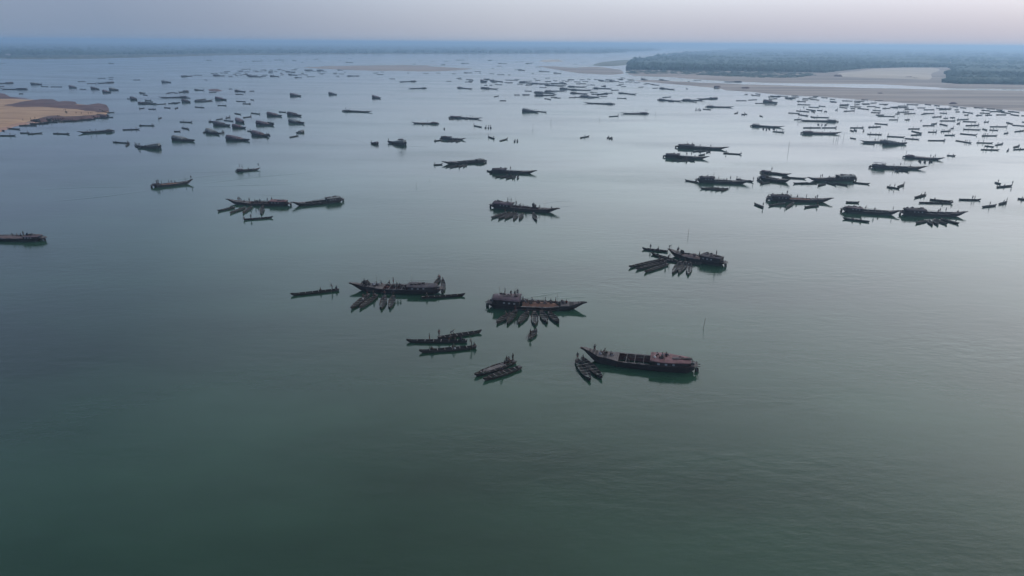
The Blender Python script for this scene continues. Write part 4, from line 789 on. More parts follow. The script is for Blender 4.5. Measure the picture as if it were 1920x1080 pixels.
RG = {}
DATA = '''
= by the right mud shore's near fringe
B 1632 314 1738 317 0.22c 0.38s 0.55s 0.7k
B 1694 295 1771 300 0.05s 0.65s 0.72k 0.76s
C 1777 292 1790 293 0.2s 0.7k
T 1656 271 1700 271 0.8s 0.9s
B 1663 267 1612 266 0.3s 0.4k 0.5s
C 1640 271 1617 270
C 1663 256 1697 258 0.05s
C 1697 260 1724 262 0.5k
C 1626 252 1654 253 0.2s 0.55k 0.8s
C 1594 259 1605 261
C 1594 240 1620 240 0.5s 0.9k
C 1628 239 1652 238 0.1k 0.4k 0.6k
C 1640 232 1665 234
C 1606 247 1601 243
C 1740 264 1773 264 0.95k
C 1792 264 1822 269 0.6s 0.7s 0.85s
C 1831 268 1862 269 0.1s 0.4s
C 1866 273 1881 270 0.3s 0.9c
C 1846 274 1864 276 0.3k
C 1839 281 1874 282 0.15s 0.3s 0.55k
C 1900 277 1912 274 0.8c
C 1900 281 1926 280 0.5k
C 1800 251 1832 254 0.97k
C 1841 255 1870 255 0.08c 0.2s 0.35s
C 1740 248 1757 248 0.6s 0.9s
C 1764 247 1783 246 0.1s 0.3s 0.8s
C 1771 254 1791 254 0.7c
C 1703 242 1725 242 0.4s
C 1708 246 1730 251 0.6s
C 1708 254 1728 253 0.5k
C 1806 243 1839 244 0.03k 0.3s
C 1842 242 1851 245
C 1855 244 1872 245 0.1s 0.4s
C 1855 238 1890 238 0.4c 0.97s
C 1887 230 1899 233 0.3k
C 1898 235 1925 237 0.9s
C 1898 248 1925 245 0.5k
C 1810 236 1837 235 0.4s 0.65s 0.9s
C 1762 233 1777 236 0.1c
C 1730 236 1753 236
C 1746 233 1757 232 0.9k
C 1762 227 1792 227 0.15k 0.9k
C 1794 233 1800 231 0.9s
C 1805 228 1831 229 
C 1794 225 1817 224 0.1s
C 1846 229 1853 229 0.2s 0.9k
= in the swarm beside the right shore
C 1667 225 1684 225 0.95s
C 1696 225 1706 225 0.5k 0.8k
C 1644 218 1680 219 0.2c 0.97k
C 1633 211 1651 212 
C 1642 216 1658 216 0.3s
C 1636 207 1652 208 0.3s
C 1641 201 1650 202
C 1605 203 1633 206
C 1594 200 1615 201
C 1595 204 1604 203
C 1602 197 1612 196
C 1601 190 1621 190
C 1602 193 1614 192
C 1574 198 1591 199
C 1574 201 1589 203
C 1580 209 1605 208 0.2c 0.97k
C 1579 189 1599 190 0.4k
C 1672 202 1684 203
C 1684 199 1703 199 0.6s
C 1700 196 1722 197
C 1694 202 1704 203 0.4s
C 1675 211 1712 210 0.1c 0.5s 0.7k
C 1692 214 1720 213 0.4s 0.6k
C 1680 214 1686 214 0.5s
C 1732 206 1752 206
C 1732 213 1752 213
C 1724 215 1745 213 0.3k
C 1748 220 1766 219 0.2k 0.9k
C 1771 222 1776 222 0.4s
C 1781 221 1791 221 0.5k
C 1761 206 1776 205 0.8s
C 1762 212 1776 213 0.5s 0.9s
C 1790 206 1797 206 0.5s
C 1793 210 1798 210
C 1804 210 1826 213 0.1c 0.6s
C 1809 216 1815 216 0.8k
C 1837 212 1857 213 0.3k
C 1840 207 1856 208 0.2k
C 1830 217 1842 216 0.3k
C 1877 211 1896 213
C 1895 215 1911 217
C 1890 209 1912 211 0.4k
C 1915 217 1930 218
C 1916 229 1930 230
C 1826 202 1844 203
C 1850 204 1866 205
C 1868 206 1880 207
C 1872 210 1884 209
C 1787 200 1797 201
C 1800 202 1812 203
C 1734 196 1746 197
C 1752 198 1762 199
C 1712 192 1724 193
C 1690 190 1700 190
C 1660 188 1672 188
C 1640 189 1656 189 0.5k
C 1615 187 1628 188
C 1656 196 1662 197
= under the long left-pointing barge upper right
B 1570 228 1494 226 0.96s
C 1489 225 1503 224 0.5c
C 1449 247 1471 249 0.3s 0.6k 0.8s
C 1506 240 1540 240 0.4k
C 1541 240 1569 240 0.2s 0.97k
B 1503 250 1578 251 0.5k 0.7k
B 1408 236 1471 239 
C 1522 220 1555 221 0.3s
C 1520 219 1528 221
C 1478 212 1500 213 0.3s
C 1496 215 1516 218 0.3c 0.8k
C 1493 208 1518 210 0.3s 0.6c
C 1521 209 1528 211
C 1510 205 1532 208 
C 1532 207 1542 208 0.9s
C 1516 201 1536 202
C 1535 199 1548 200 0.1c
C 1495 196 1520 197 0.6k
= along the right sandbar's shore edge
C 1380 189 1400 189
C 1400 188 1422 187
C 1396 178 1402 177
C 1407 177 1414 180
C 1412 179 1425 180
C 1416 176 1426 177
C 1439 186 1460 185 0.05c
C 1440 182 1460 182 0.1k
C 1444 180 1462 181
C 1458 180 1478 181
C 1472 185 1487 187 0.5k
C 1483 183 1500 182
C 1484 180 1496 180
C 1505 185 1520 185
C 1513 184 1535 183
C 1519 186 1527 187
C 1527 187 1536 188
C 1540 183 1552 184
C 1524 181 1535 181
C 1556 186 1566 187
T 1429 191 1461 194
C 1416 194 1431 194
C 1434 197 1456 197 0.8k
= off the right sandbar's left end
B 1279 188 1322 188
B 1348 184 1302 186
B 1234 187 1282 190 0.5k
C 1241 183 1259 182 0.4c 0.95k
C 1253 191 1264 191
C 1292 191 1307 192
B 1324 200 1377 201 0.5s
C 1318 205 1333 206
C 1376 214 1385 211 0.9k
B 1235 165 1269 168
C 1222 166 1236 165
C 1196 164 1208 163
C 1204 158 1218 157
C 1222 159 1237 160
B 1160 174 1195 177
B 1202 148 1216 150
B 1231 149 1261 152
C 1287 152 1296 154
C 1300 151 1315 151
B 1390 153 1356 153
= in the raft right of mid river
B 969 153 1002 156
B 993 156 1036 157
B 1060 156 1030 157
B 1018 159 1062 161
C 1040 162 1072 160
B 1065 162 1102 163
C 1098 160 1112 159 0.8k
B 1112 165 1149 166
T 1136 162 1127 162
B 1050 166 1079 168
B 1070 168 1113 169
B 1022 171 1063 170
B 1002 173 1044 175
B 1003 179 1044 178
C 1020 185 1034 187
B 1070 174 1104 176
B 1139 175 1119 177
B 1087 181 1128 182
C 1102 185 1116 184
C 1122 153 1140 152
= at the tip of the right mudflats
C 1052 152 1060 151
C 1064 150 1075 150
C 1083 150 1100 149
C 1100 148 1108 149
C 1110 149 1130 150
C 1132 149 1152 150
C 1092 153 1103 153
C 1136 153 1152 154
C 1160 155 1170 155
C 1174 154 1186 154
C 1189 155 1200 155
C 1176 151 1192 152
B 1010 133 1033 134
B 1034 136 1058 138
B 965 130 992 132
C 1000 126 1018 126
C 1000 148 1006 148
C 1075 121 1082 121
= just below the crowded raft
T 980 209 1010 211 0.1s 0.3s 0.6s 0.75s 0.85s
C 1007 209 1025 211 0.2k 0.5k 0.8k
B 1153 195 1092 193 0.35s 0.2k
B 1215 213 1163 213 0.55s 0.4s 0.3k 0.1s 0.02s
C 1142 219 1160 218 0.95s
C 1088 259 1105 256 0.5s
= in open water of mid river
B 910 303 828 308
C 813 310 830 309 0.1c
B 920 323 1007 325 0.42s
C 913 321 930 325
B 826 260 874 262 
C 814 265 830 263 0.1k
B 822 232 771 231 0.4s
C 776 231 787 232
B 843 220 905 223 0.4s 0.5s 0.6s 0.7s
C 842 224 853 223
C 872 224 880 223
T 760 272 727 268 0.95s
T 708 271 695 269 0.9c
C 903 239 888 236 0.95s
C 927 261 915 257 0.95s 0.1s
C 937 265 952 261 0.9c
C 925 182 937 180 0.8k
C 937 189 949 189 0.5s
B 643 208 699 210 0.1s 0.2s
T 542 179 568 181
T 617 177 632 178
T 699 183 714 185
= before the faint middle sandbar
B 780 152 747 153
B 799 165 765 166
B 854 164 891 167
B 902 165 935 167
T 897 152 918 154
B 917 151 947 153
C 946 155 962 155
C 908 160 914 160 0.7s
C 918 160 923 160 0.7s
C 852 147 868 146
C 907 148 918 148
C 707 140 719 140
C 714 135 720 135
C 730 148 741 148
C 758 136 773 138
C 818 137 826 137
C 793 138 804 138
C 844 138 858 139
B 870 136 886 136
C 888 134 904 134
C 895 136 905 138
C 915 138 930 139
C 932 140 946 140
C 950 141 959 140
C 855 130 868 130
C 700 137 709 137
B 651 142 675 142
C 630 143 636 143
C 638 134 655 137
= in the farthest row below the forest
B 843 120 817 122
C 830 115 844 115
B 840 112 886 112
B 857 118 889 119
C 892 110 906 111
B 905 113 933 112
B 925 118 961 119
C 931 124 941 124
B 975 119 1008 118
C 922 128 926 128
C 965 131 972 131
B 640 116 672 117
C 650 110 663 110
B 603 110 580 111
B 510 112 538 112
B 538 112 567 114
B 470 114 496 114
C 503 116 511 115
C 483 106 508 106
C 425 114 446 114
B 380 112 405 113
C 408 112 424 113
B 200 118 218 119
C 1108 113 1116 112
C 1112 109 1120 109
C 1143 107 1160 107
= in the far left-of-sandbar cluster
B 570 131 590 132
B 587 131 616 133
C 605 134 615 135
B 552 145 567 145
C 573 144 594 144
B 535 134 556 135
B 535 139 566 141
B 507 142 524 143
C 524 141 534 140
C 524 137 531 138
C 520 130 526 130
C 490 131 499 131
C 495 133 500 133
B 466 143 492 144
C 491 141 502 141
C 474 134 490 135
C 466 130 471 131
C 457 139 466 138
C 441 137 452 137
C 441 142 447 142
C 449 141 454 141
C 500 135 512 136
C 514 134 520 134
C 546 131 556 131
C 563 137 572 138
B 340 143 362 142
C 362 141 380 141
B 400 141 422 142
C 425 143 440 144
C 383 150 389 150
B 402 142 420 142
C 395 138 408 138
C 412 137 428 137
C 420 134 432 134
C 434 139 446 140
B 463 141 484 142
C 445 133 456 133
C 452 130 463 130
= in the fleet right of the sandbank
T 301 154 324 155
C 250 150 263 150
B 365 168 384 169
C 430 167 435 167
B 441 170 461 172
C 468 171 477 171
B 353 171 334 173
C 326 174 333 175
C 311 176 319 175
B 352 182 296 183
T 262 175 273 175
C 268 178 277 179
T 246 186 257 188
B 260 193 293 195 0.6s 0.7s 0.8s
C 293 196 312 195
C 261 204 271 203 0.1s
C 278 205 293 205 0.6k
C 308 202 320 203
C 328 204 334 202 0.1k
C 322 193 330 195
T 340 190 360 193
B 365 190 400 188
T 403 186 427 188
C 366 188 388 186
C 366 190 386 190
C 376 192 398 190
C 383 202 365 201 0.3s
C 443 190 461 191
C 470 187 476 188
= beyond the golden sandbank's tip
C 230 244 262 243 0.5k 0.8s
C 261 236 290 236 0.1k 0.85s
C 297 223 303 221 0.1s
C 337 229 361 230 0.3s 0.9k
C 341 240 355 243 0.2s 0.8s
T 323 262 367 266 
C 327 247 338 247
T 423 261 471 265
C 212 267 243 269 0.2k 0.9s
C 236 275 243 269 0.8k
T 301 278 258 277 0.95s 0.9s
C 253 272 260 277 0.1s 0.5s
= in the cluster past the sandbank tip
T 388 248 412 253
C 381 250 390 246 0.2s
C 413 251 421 249 0.5s
C 402 252 420 249 0.9s
T 402 234 432 237
C 393 228 410 229 0.1s
T 440 226 462 233
T 437 239 461 241
C 420 226 438 228
C 423 222 432 220 0.2s 0.9s
C 405 225 418 223
C 440 213 452 215 0.3s
C 456 221 472 219 0.9s
C 467 212 492 215 0.1k 0.5k 0.9k
C 391 229 402 229 0.1s
T 482 233 514 236 
C 482 235 487 232 0.5s
T 473 252 505 257 0.9s
C 464 246 478 248 0.4s
C 500 252 507 255 0.6s
T 501 216 530 219
C 523 210 537 211 0.2k
T 536 215 570 219
T 541 229 573 233 0.7s
T 569 248 555 250
C 543 258 560 255
C 502 230 514 232 0.5s
= off the shore beyond the sandbank
B 24 155 -14 157
T 51 158 87 159
B 57 167 -8 167
C -6 163 8 162
C 73 162 95 163
C 94 163 118 163
T 120 163 155 166
C 148 167 163 168
T 161 166 198 169
T 186 172 216 175
T 200 168 229 170
C 36 176 43 176 0.3k 0.9k
C 146 153 160 153
C 163 157 181 157 0.9k
B 213 154 180 156
C 183 147 198 147
C 204 145 213 145
C 204 149 212 149
C 0 119 10 119
= along the golden sandbank's near shore
C 36 236 69 236 0.35c
C 13 241 38 243
C -5 243 9 246 0.4k
C -12 255 30 255 0.75s
C 38 250 56 250 0.8s
C 52 252 80 250 0.3k
C 100 251 131 252 0.25k 0.9k
B 213 246 145 250 0.7k 0.65s 0.6k 0.5s 
C 195 212 215 211
C 183 218 203 217 0.3k
C 78 228 98 227 
C 150 222 166 221
= near the right edge
C 1869 352 1898 349 0.5k 0.97s
C 1866 343 1876 346 0.5s
C 1664 351 1673 354 0.4c
C 1671 352 1686 355 0.4s
C 1695 347 1682 352 0.1c
C 1736 366 1714 372 0.1c 0.4k
C 1723 381 1787 382 0.7k 0.95k
C 1743 375 1784 379 0.2k
C 1798 375 1839 376 0.6s 0.7s
C 1842 389 1868 386 0.5s
C 1873 384 1888 380 0.5c 0.9s
C 1913 374 1926 376 0.3k
= left of the red barge row in mid right
B 1268 276 1367 280 0.2s 0.45s 0.65s 0.3k
C 1356 288 1391 290 0.15s 0.97k
B 1245 294 1330 298 0.35s 0.5s 0.6s 0.68k
C 1310 292 1322 290
'''.replace('left of the red barge row in mid right', 'in the twin-barge group above centre right')
FANS = '''
= in the twin-barge group above centre right
1299 285 40; 1310 285 35; 1324 287 12; 1332 286 -12
1261 302 55; 1269 303 45; 1287 304 2; 1299 303 -40; 1303 303 -45
= in open water of mid river
835 314 50; 843 315 45; 860 314 20; 868 314 15
928 333 55; 937 334 50; 948 336 38; 961 336 6; 970 336 4
838 266 35; 846 266 35; 854 267 25; 833 243 0
909 241 8; 915 241 4; 921 241 -5; 964 267 5; 970 267 0
792 235 5; 1138 260 10; 1142 261 12; 1147 262 2
= by the right mud shore's near fringe
1678 322 5; 1685 323 -15; 1693 322 -40; 1704 323 -50
1727 305 -10; 1735 306 -5; 1743 306 0; 1748 305 -12
1601 247 -20; 1618 247 5; 1882 251 20; 1888 284 5; 1782 242 15; 1727 227 0
= under the long left-pointing barge upper right
1432 243 -5; 1437 244 0; 1444 243 -10; 1453 243 -12
1536 235 -10; 1541 235 0; 1546 235 10; 1507 202 0; 1545 210 10; 1550 210 -5; 1566 207 15; 1430 219 -20
= off the right sandbar's left end
1305 207 0; 1309 207 0; 1314 207 -10; 1391 216 0; 1397 216 -20; 1401 215 -20; 1290 167 -20
= at the tip of the right mudflats
997 138 30
'''
region = ''
canoes_n = 0
for ln in DATA.strip().splitlines():
    if ln.startswith('='): region = ln[2:]; continue
    tk = ln.split(); put(tk[0], *map(float, tk[1:5]), ' '.join(tk[5:]), region)
for ln in FANS.strip().splitlines():
    if ln.startswith('='): region = ln[2:]; continue
    for f_ in ln.split(';'):
        x, y, t_ = map(float, f_.split()); fan(x, y, t_, region, ppl='0.1s' if (int(x) % 3 == 0) else ('0.12k' if int(x) % 3 == 1 else ''))

rx = random.Random(5)
for n_, xa, xb, ya, yb, reg in ((34, 432, 645, 129, 144, 'in the far left-of-sandbar cluster'), (30, 870, 1200, 146, 156, 'at the tip of the right mudflats'), (16, 60, 205, 221, 229, "along the golden sandbank's near shore"), (26, 1440, 1900, 184, 206, 'in the swarm beside the right shore'), (14, 240, 470, 170, 200, 'in the fleet right of the sandbank'), (26, 740, 1160, 106, 121, 'in the farthest row below the forest'), (30, 840, 1240, 148, 160, 'at the tip of the right mudflats'), (24, 960, 1180, 156, 186, 'in the raft right of mid river'), (14, 440, 640, 108, 118, 'in the farthest row below the forest')):
    for k in range(n_):
        u = rx.random(); x = xa + (xb - xa) * u; y = ya + (yb - ya) * rx.random()
        if reg.startswith('in the swarm'): y = 183 + (x - 1480) * .066 + rx.random() * 9
        if reg.startswith('along'): y = 232 - 13 * u + rx.random() * 3
        ln = rx.uniform(6, 11) * (y - hor(x)) / 62 ; sg = rx.choice((-1, 1)); put('C', x - sg * ln / 2, y, x + sg * ln / 2, y + rx.uniform(-.6, .6), rx.choice(('', '', '0.2s', '0.6k', '0.1s 0.8k')) if y > 170 else '', reg)
# far swarm: canoes beyond the first 300 (the smallest in the picture) become one object
ORD = 'first second third fourth fifth sixth seventh eighth ninth tenth eleventh twelfth thirteenth fourteenth fifteenth sixteenth seventeenth eighteenth nineteenth twentieth'.split()
def ordw(i):
    if i < 20: return ORD[i]
    return ('twenty-', 'thirty-', 'forty-', 'fifty-')[(i + 1) // 10 - 2] + ORD[(i + 1) % 10 - 1] if (i + 1) % 10 else ('', '', '', 'thirtieth', 'fortieth', 'fiftieth', 'sixtieth')[(i + 1) // 10]
can = [b_ for b_ in BOATS if b_['kind'] == 'C']
can.sort(key=lambda r_: -(r_['y'] - 80) * r_['L'])
if len(can) > 300:
    vs_, fs_, off = [], [], 0; rest = can[300:]
    for r_ in rest:
        o = r_['o']; mw = Matrix.LocRotScale(o.location, o.rotation_euler, o.scale)
        me = o.data
        vs_ += [mw @ v.co for v in me.vertices]; fs_ += [tuple(i + off for i in p_.vertices) for p_ in me.polygons]; off += len(me.vertices)
        BOATS.remove(r_); bpy.data.objects.remove(o)
    me = bpy.data.meshes.new('canoe_swarm'); me.from_pydata(vs_, [], fs_); me.materials.append(tar2); o = link('canoe_swarm', me); o['kind'] = 'stuff'
    tag(o, 'faint specks of the most distant canoes strewn across the hazy far river', 'canoes')
cnt = {}
for r_ in sorted(BOATS, key=lambda r_: r_['x']):
    o = r_['o']; nm = {'C': 'canoe', 'B': 'barge', 'T': 'cargo boat'}[r_['kind']]
    if r_['label']:
        tag(o, r_['label'], nm, o.get('group') or {'C': 'canoes around the nearer barges', 'B': 'barges on the nearer water', 'T': 'cargo boats'}[r_['kind']]); continue
    span = abs(r_['x1'] - r_['x0'])
    adj = {'C': 'end-on ' if span < 5 else 'dark ', 'B': 'cabined ', 'T': 'high-sided '}[r_['kind']]
    n = r_['n']; crew = '' if r_['kind'] == 'C' and n == 0 else ('' if n == 0 else (' with one ' + {'s': 'standing', 'k': 'seated', 'c': 'crouched', 'p': 'standing', 'b': 'bending', 'w': 'standing'}[r_['poses'][0]] + ' person' if n == 1 else ' with two people' if n == 2 else ' with crew'))
    r_['key'] = (adj + nm + crew, r_['region']); cnt.setdefault(r_['key'], []).append(r_)
for key, L_ in cnt.items():
    for i, r_ in enumerate(L_):
        pos = '' if len(L_) == 1 else f', {ordw(i)} from left,'
        if len(key[0].split()) > 6 and pos: pos = f', {ordw(i)} one'
        tag(r_['o'], f'{key[0]}{pos} {key[1]}', key[0].split(' with')[0].replace('end-on ', '').replace('dark ', '').replace('cabined ', '').replace('high-sided ', ''), f"{ {'C': 'canoes', 'B': 'barges', 'T': 'cargo boats'}[r_['kind']] } {key[1]}")
cnt = {}
TIW = {None: 'shirtless ', 0: 'navy-shirted ', 1: 'black-shirted ', 2: 'brown-shirted ', 3: 'red-shirted ', 4: 'grey-shirted ', 5: 'white-shirted '}
def label_people():
    for p_ in sorted(PEOPLE, key=lambda p_: p_['x']):
        where = p_['note'] or (f"on {p_['host']}" if p_['region'] == 'near' else (f"on a {p_['host']} {p_['region']}"))
        sh = TIW[p_['ti']] if p_['y'] > 480 else ''
        p_['key'] = (sh + POSEWORD[p_['pose']] + ' person', where); cnt.setdefault(p_['key'], []).append(p_)
    for key, L_ in cnt.items():
        for i, p_ in enumerate(L_):
            o_ = '' if len(L_) == 1 else (f'{ordw(i)}-from-left ' )
            tag(p_['o'], f'{o_}{key[0]} {key[1]}', 'person', 'people ' + key[1])

# people at work on the sandbank
for i, (x, y, ps) in enumerate(((43, 226.5, 's'), (57, 224, 'c'), (84, 224, 'b'), (89, 224.5, 's'), (95, 225, 's'), (98, 223, 'b'), (109, 220, 's'), (112, 219.5, 'c'), (123, 208, 's'), (126, 213, 's'), (124, 213.5, 'c'), (143, 213.5, 's'), (153, 214, 's'), (166, 214, 's'), (170, 213.5, 'c'), (173, 214, 's'), (183, 216, 'b'), (186, 216, 's'), (66, 223, 's'), (120, 207.5, 'c'))):
    p = at(x, y, 1.3); person(p, i * 1.3, ps, 'sand', 'sand', False, note='working on the golden sandbank')
PEOPLE.sort(key=lambda p_: -p_['y'])
if len(PEOPLE) > 300:
    vs_, fs_, off = [], [], 0
    for p_ in PEOPLE[300:]:
        o = p_['o']; mw = Matrix.LocRotScale(o.location, o.rotation_euler, o.scale); me = o.data
        vs_ += [mw @ v.co for v in me.vertices]; fs_ += [tuple(i + off for i in f.vertices) for f in me.polygons]; off += len(me.vertices)
        for ch in list(o.children): bpy.data.objects.remove(ch)
        bpy.data.objects.remove(o)
    me = bpy.data.meshes.new('crowd'); me.from_pydata(vs_, [], fs_); me.materials.append(skin); o = link('crowd', me); o['kind'] = 'stuff'
    tag(o, 'tiny figures aboard the most distant boats of the river', 'people')
    del PEOPLE[300:]
label_people()

# stacked sand-digging baskets on the bank
for i, (x, y) in enumerate(((124, 211), (188, 207), (193, 209))):
    p = at(x, y, 1.2); q = MB(); q.tube([(0, 0, 0), (0, 0, .5), (0, 0, .9)], [.6, .9, 1.0], 10); q.tube([(0, 0, .9), (0, 0, 1.3)], [.7, .2], 8)
    o = link('basket_pile', q.mesh('basket_pile', bamboo)); o.location = p; tag(o, f'{("dark pile in the middle", "first dark pile near the tip", "outermost dark pile at the tip")[i]} of the sandbank', 'pile')

for i in range(16):
    u = (i + .3 * math.sin(i * 5)) / 15; x = 62 + 140 * u; y = 226.5 - 9.5 * u + math.sin(i * 2.3) * 1.2; p = at(x, y, .7); q = MB(); s_ = 1.0 + .7 * abs(math.sin(i * 1.9))
    for k in range(3): q.lump((k * s_ * .9 - s_, math.sin(k + i) * .5, .2), (s_, s_ * .8, s_ * .8), i * 3 + k, (7, 5))
    o = link('sand_pile', q.mesh('sand_pile', tar2 if i % 2 else wet)); o.location = p; tag(o, f'{ordw(i)} dark pile from the left along the sandbank shore', 'pile', 'dark piles along the sandbank shore')

# stakes standing in the river
for i, (x, y, hgt, lean, where) in enumerate(((1318, 616, 2.6, .35, 'lower right, right of the nearest fan of canoes'), (1033, 233, 5, .1, 'below the crowded raft, taller of two'), (999, 242, 4, .05, 'below the crowded raft, left of another'), (1124, 226, 3, .1, 'below the crowded raft, the rightmost and shortest'),
        (1478, 283, 6, .05, 'above the arched grey cabin barge row'), (1290, 442, 2.5, .1, 'above the sand-filled barge'), (780, 350, 2.0, .3, 'upper centre, left of open mid river'), (805, 339, 0.9, .2, 'upper centre, the tiny one'), (1229, 216, 4, .1, 'off the right-hand barge with people'),
        (1563, 262, 4.5, .1, 'in a row of four below a loaded barge, first'), (1568, 262, 4.0, .1, 'in a row of four below a loaded barge, second'), (1571, 262, 4.3, .1, 'in a row of four below a loaded barge, third'), (1581, 262, 4.6, .1, 'in a row of four below a loaded barge, last'))):
    p = at(x, y); pole((p.x, p.y, -.8), (p.x + lean, p.y, hgt), f'thin stake in the water {where}', .10 if y < 300 else .06, 'stake', 'stake')
# awning boat in mid river
p = at(752, 268.5, 2.2); r_ = empty('sun_shade', p); q = MB(); q.tube([(0, 0, -.4), (0, 0, 2.4)], .07); link('shade_post', q.mesh('shade_post', bamboo), r_)
q = MB(); q.lump((0, 0, 2.4), (2.0, 1.7, .45), 2, (10, 5), rough=.08); link('shade_cloth', q.mesh('shade_cloth', darkroof), r_); tag(r_, 'umbrella-like sun shade over the dark boat in upper mid river', 'sun shade')
def on(host, t_, side, z):
    for r_ in BOATS:
        if r_.get('host') == host:
            o = r_['o']; rz = o.rotation_euler.z; d = Vector((math.cos(rz), math.sin(rz), 0)); n_ = Vector((-d.y, d.x, 0))
            v = o.location + d * ((t_ - .5) * r_['L']) + n_ * side; v.z = z; return v
def bundle(p, r_, m, name, label, cat, seed=0, cnt_=5):
    rnd = random.Random(seed); q = MB()
    for k in range(cnt_):
        s_ = r_ * rnd.uniform(.4, .8); q.lump((rnd.uniform(-r_, r_) * .7, rnd.uniform(-r_, r_) * .6, s_ * .7 + rnd.uniform(0, r_ * .8)), (s_, s_, s_), seed + k, (7, 5))
    o = link(name, q.mesh(name, m)); o.location = p; tag(o, label, cat)
bundle(on(HB3, .80, .3, 1.55), .8, tar2, 'cargo_bundle', 'tall dark heap of bundles on the pink-decked barge', 'bundle', 1, 8)
bundle(on(HB3, .72, 0, 1.5), .5, clothA, 'cloth_bundle', 'pale bundle amidst the foredeck of the pink-decked barge', 'bundle', 21, 4)
bundle(on(HB1, .82, .4, 1.75), .28, clothA, 'cloth_bundle', 'small pale bundle on the foredeck of the nearest barge, left', 'bundle', 2)
bundle(on(HB1, .77, -.3, 1.7), .32, tar2, 'cloth_bundle', 'small dark bundle on the foredeck of the nearest barge, middle', 'bundle', 3)
bundle(on(HB1, .71, .2, 1.6), .26, clothA, 'cloth_bundle', 'small pale bundle on the foredeck of the nearest barge, right', 'bundle', 4)
bundle(on(HB1, .345, .8, 2.35), .25, paintw, 'cloth_bundle', 'white bundle at the hold end of the flat red roof', 'bundle', 5, 3)
bundle(on(HB4, .74, 0, 1.2), .7, tar, 'cargo_bundle', 'tall black bundle standing on the mauve sand barge', 'bundle', 6, 7)
bundle(on(HB7, .2, 0, 1.85), .55, CL[0], 'cargo_bundle', 'rounded purple bundle on the barge at the left edge', 'bundle', 7, 3)
bundle(on('the middle canoe of the central trio', .06, 0, .4), .4, tar2, 'cargo_bundle', 'dark heap at the stern of the middle trio canoe', 'bundle', 8)
bundle(on('the bottom canoe of the central trio', .38, 0, .15), .35, clothA, 'cargo_bundle', 'pale heap amidships in the bottom trio canoe', 'bundle', 9, 4)
bundle(on(HB2, .76, .1, 1.3), .5, plank, 'cargo_bundle', 'pale heap by the foredeck of the purple-roofed barge', 'bundle', 10, 6)
bundle(on(HB2, .71, -.6, 1.15), .45, tar2, 'cargo_bundle', 'dark heap at the hold edge of the purple-roofed barge', 'bundle', 13, 6)
bundle(on(HB2, .10, -.6, 3.1), .18, paintw, 'cloth_bundle', 'white cloth on the purple arched roof', 'bundle', 14, 3)
for k, (h_, t_, sd, z, r_, m_, w_) in enumerate(((HB2, .38, .6, 1.0, .45, plank, 'pale heap nearest the purple cabin in the sandy hold'), (HB2, .43, -.5, 1.0, .5, tar2, 'dark heap in the left part of the sandy hold'), (HB2, .50, .3, 1.05, .4, redwood, 'reddish heap in the middle of the sandy hold'), (HB2, .57, -.4, 1.05, .5, sandm, 'mauve sand heap in the middle of the sandy hold'), (HB2, .64, .4, 1.0, .45, tar2, 'dark heap in the right part of the sandy hold'),
        (HB3, .40, .5, .5, .6, tar2, 'dark heap in the hold of the pink-decked barge, by the cabin'), (HB3, .50, -.3, .5, .6, plank_d, 'brown heap in the middle hold of the pink-decked barge'), (HB3, .58, .2, .5, .55, redwood, 'reddish heap in the bow end hold of the pink-decked barge'), (HB3, .68, -.4, 1.4, .35, plank, 'pale heap at the foredeck edge of the pink-decked barge'),
        (HB1, .47, .6, .3, .5, tar2, 'dark heap deep in the hold of the nearest barge'), (HB1, .58, -.5, .3, .5, plank_d, 'brown heap deep in the hold of the nearest barge, nearer the bow'), (HB4, .5, .3, 1.3, .5, sandm, 'mauve mound on the sand-filled barge'), (HB4, .62, -.3, 1.3, .4, tar2, 'dark heap on the mauve sand'))):
    bundle(on(h_, t_, sd, z), r_, m_, 'cargo_heap', w_, 'heap', 30 + k, 7)
bundle(on(HB5, .5, .3, .95), .5, tar2, 'cargo_bundle', 'dark heap among the people on the red barge', 'bundle', 15, 5)
bundle(on(HB8, .62, .3, 1.2), .9, tar2, 'cargo_bundle', 'dark heap rising from the crowded mid-river barge', 'bundle', 16, 8)
bundle(on('a canoe below the pink-decked barge', .35, 0, .2), .3, paintw, 'cloth_bundle', 'white cloth in the leftmost canoe below the pink-decked barge', 'bundle', 12, 3)
for h_, t_, sd, z, hgt, ln_, lb in ((HB2, .10, .9, 2.6, 2.4, 0, 'thin pole standing on the purple stern roof, left'), (HB2, .27, .9, 2.6, 2.4, 0, 'thin pole standing on the purple stern roof, right'), (HB2, .56, -1.9, .6, 4.0, 0, 'thin pole in the sand-filled hold, left'), (HB2, .70, -1.7, .6, 4.0, 0, 'thin pole in the sand-filled hold, right'),
                    (HB3, .72, -1.0, 1.2, 3.0, .6, 'leaning pole on the pink-decked barge, left'), (HB3, .32, -1.5, 1.2, 3.2, 0, 'upright pole on the pink-decked barge, right'), (HB8, .26, .8, 2.4, 3.5, 0, 'left mast pole on the crowded mid-river barge'), (HB8, .34, .8, 1.2, 5.5, 0, 'right mast pole on the crowded mid-river barge'), (HB8, .78, .3, 1.2, 3.5, 0, 'bow pole on the crowded mid-river barge')):
    p = on(h_, t_, sd, z); pole(p, (p.x + ln_, p.y, z + hgt), lb, .035)

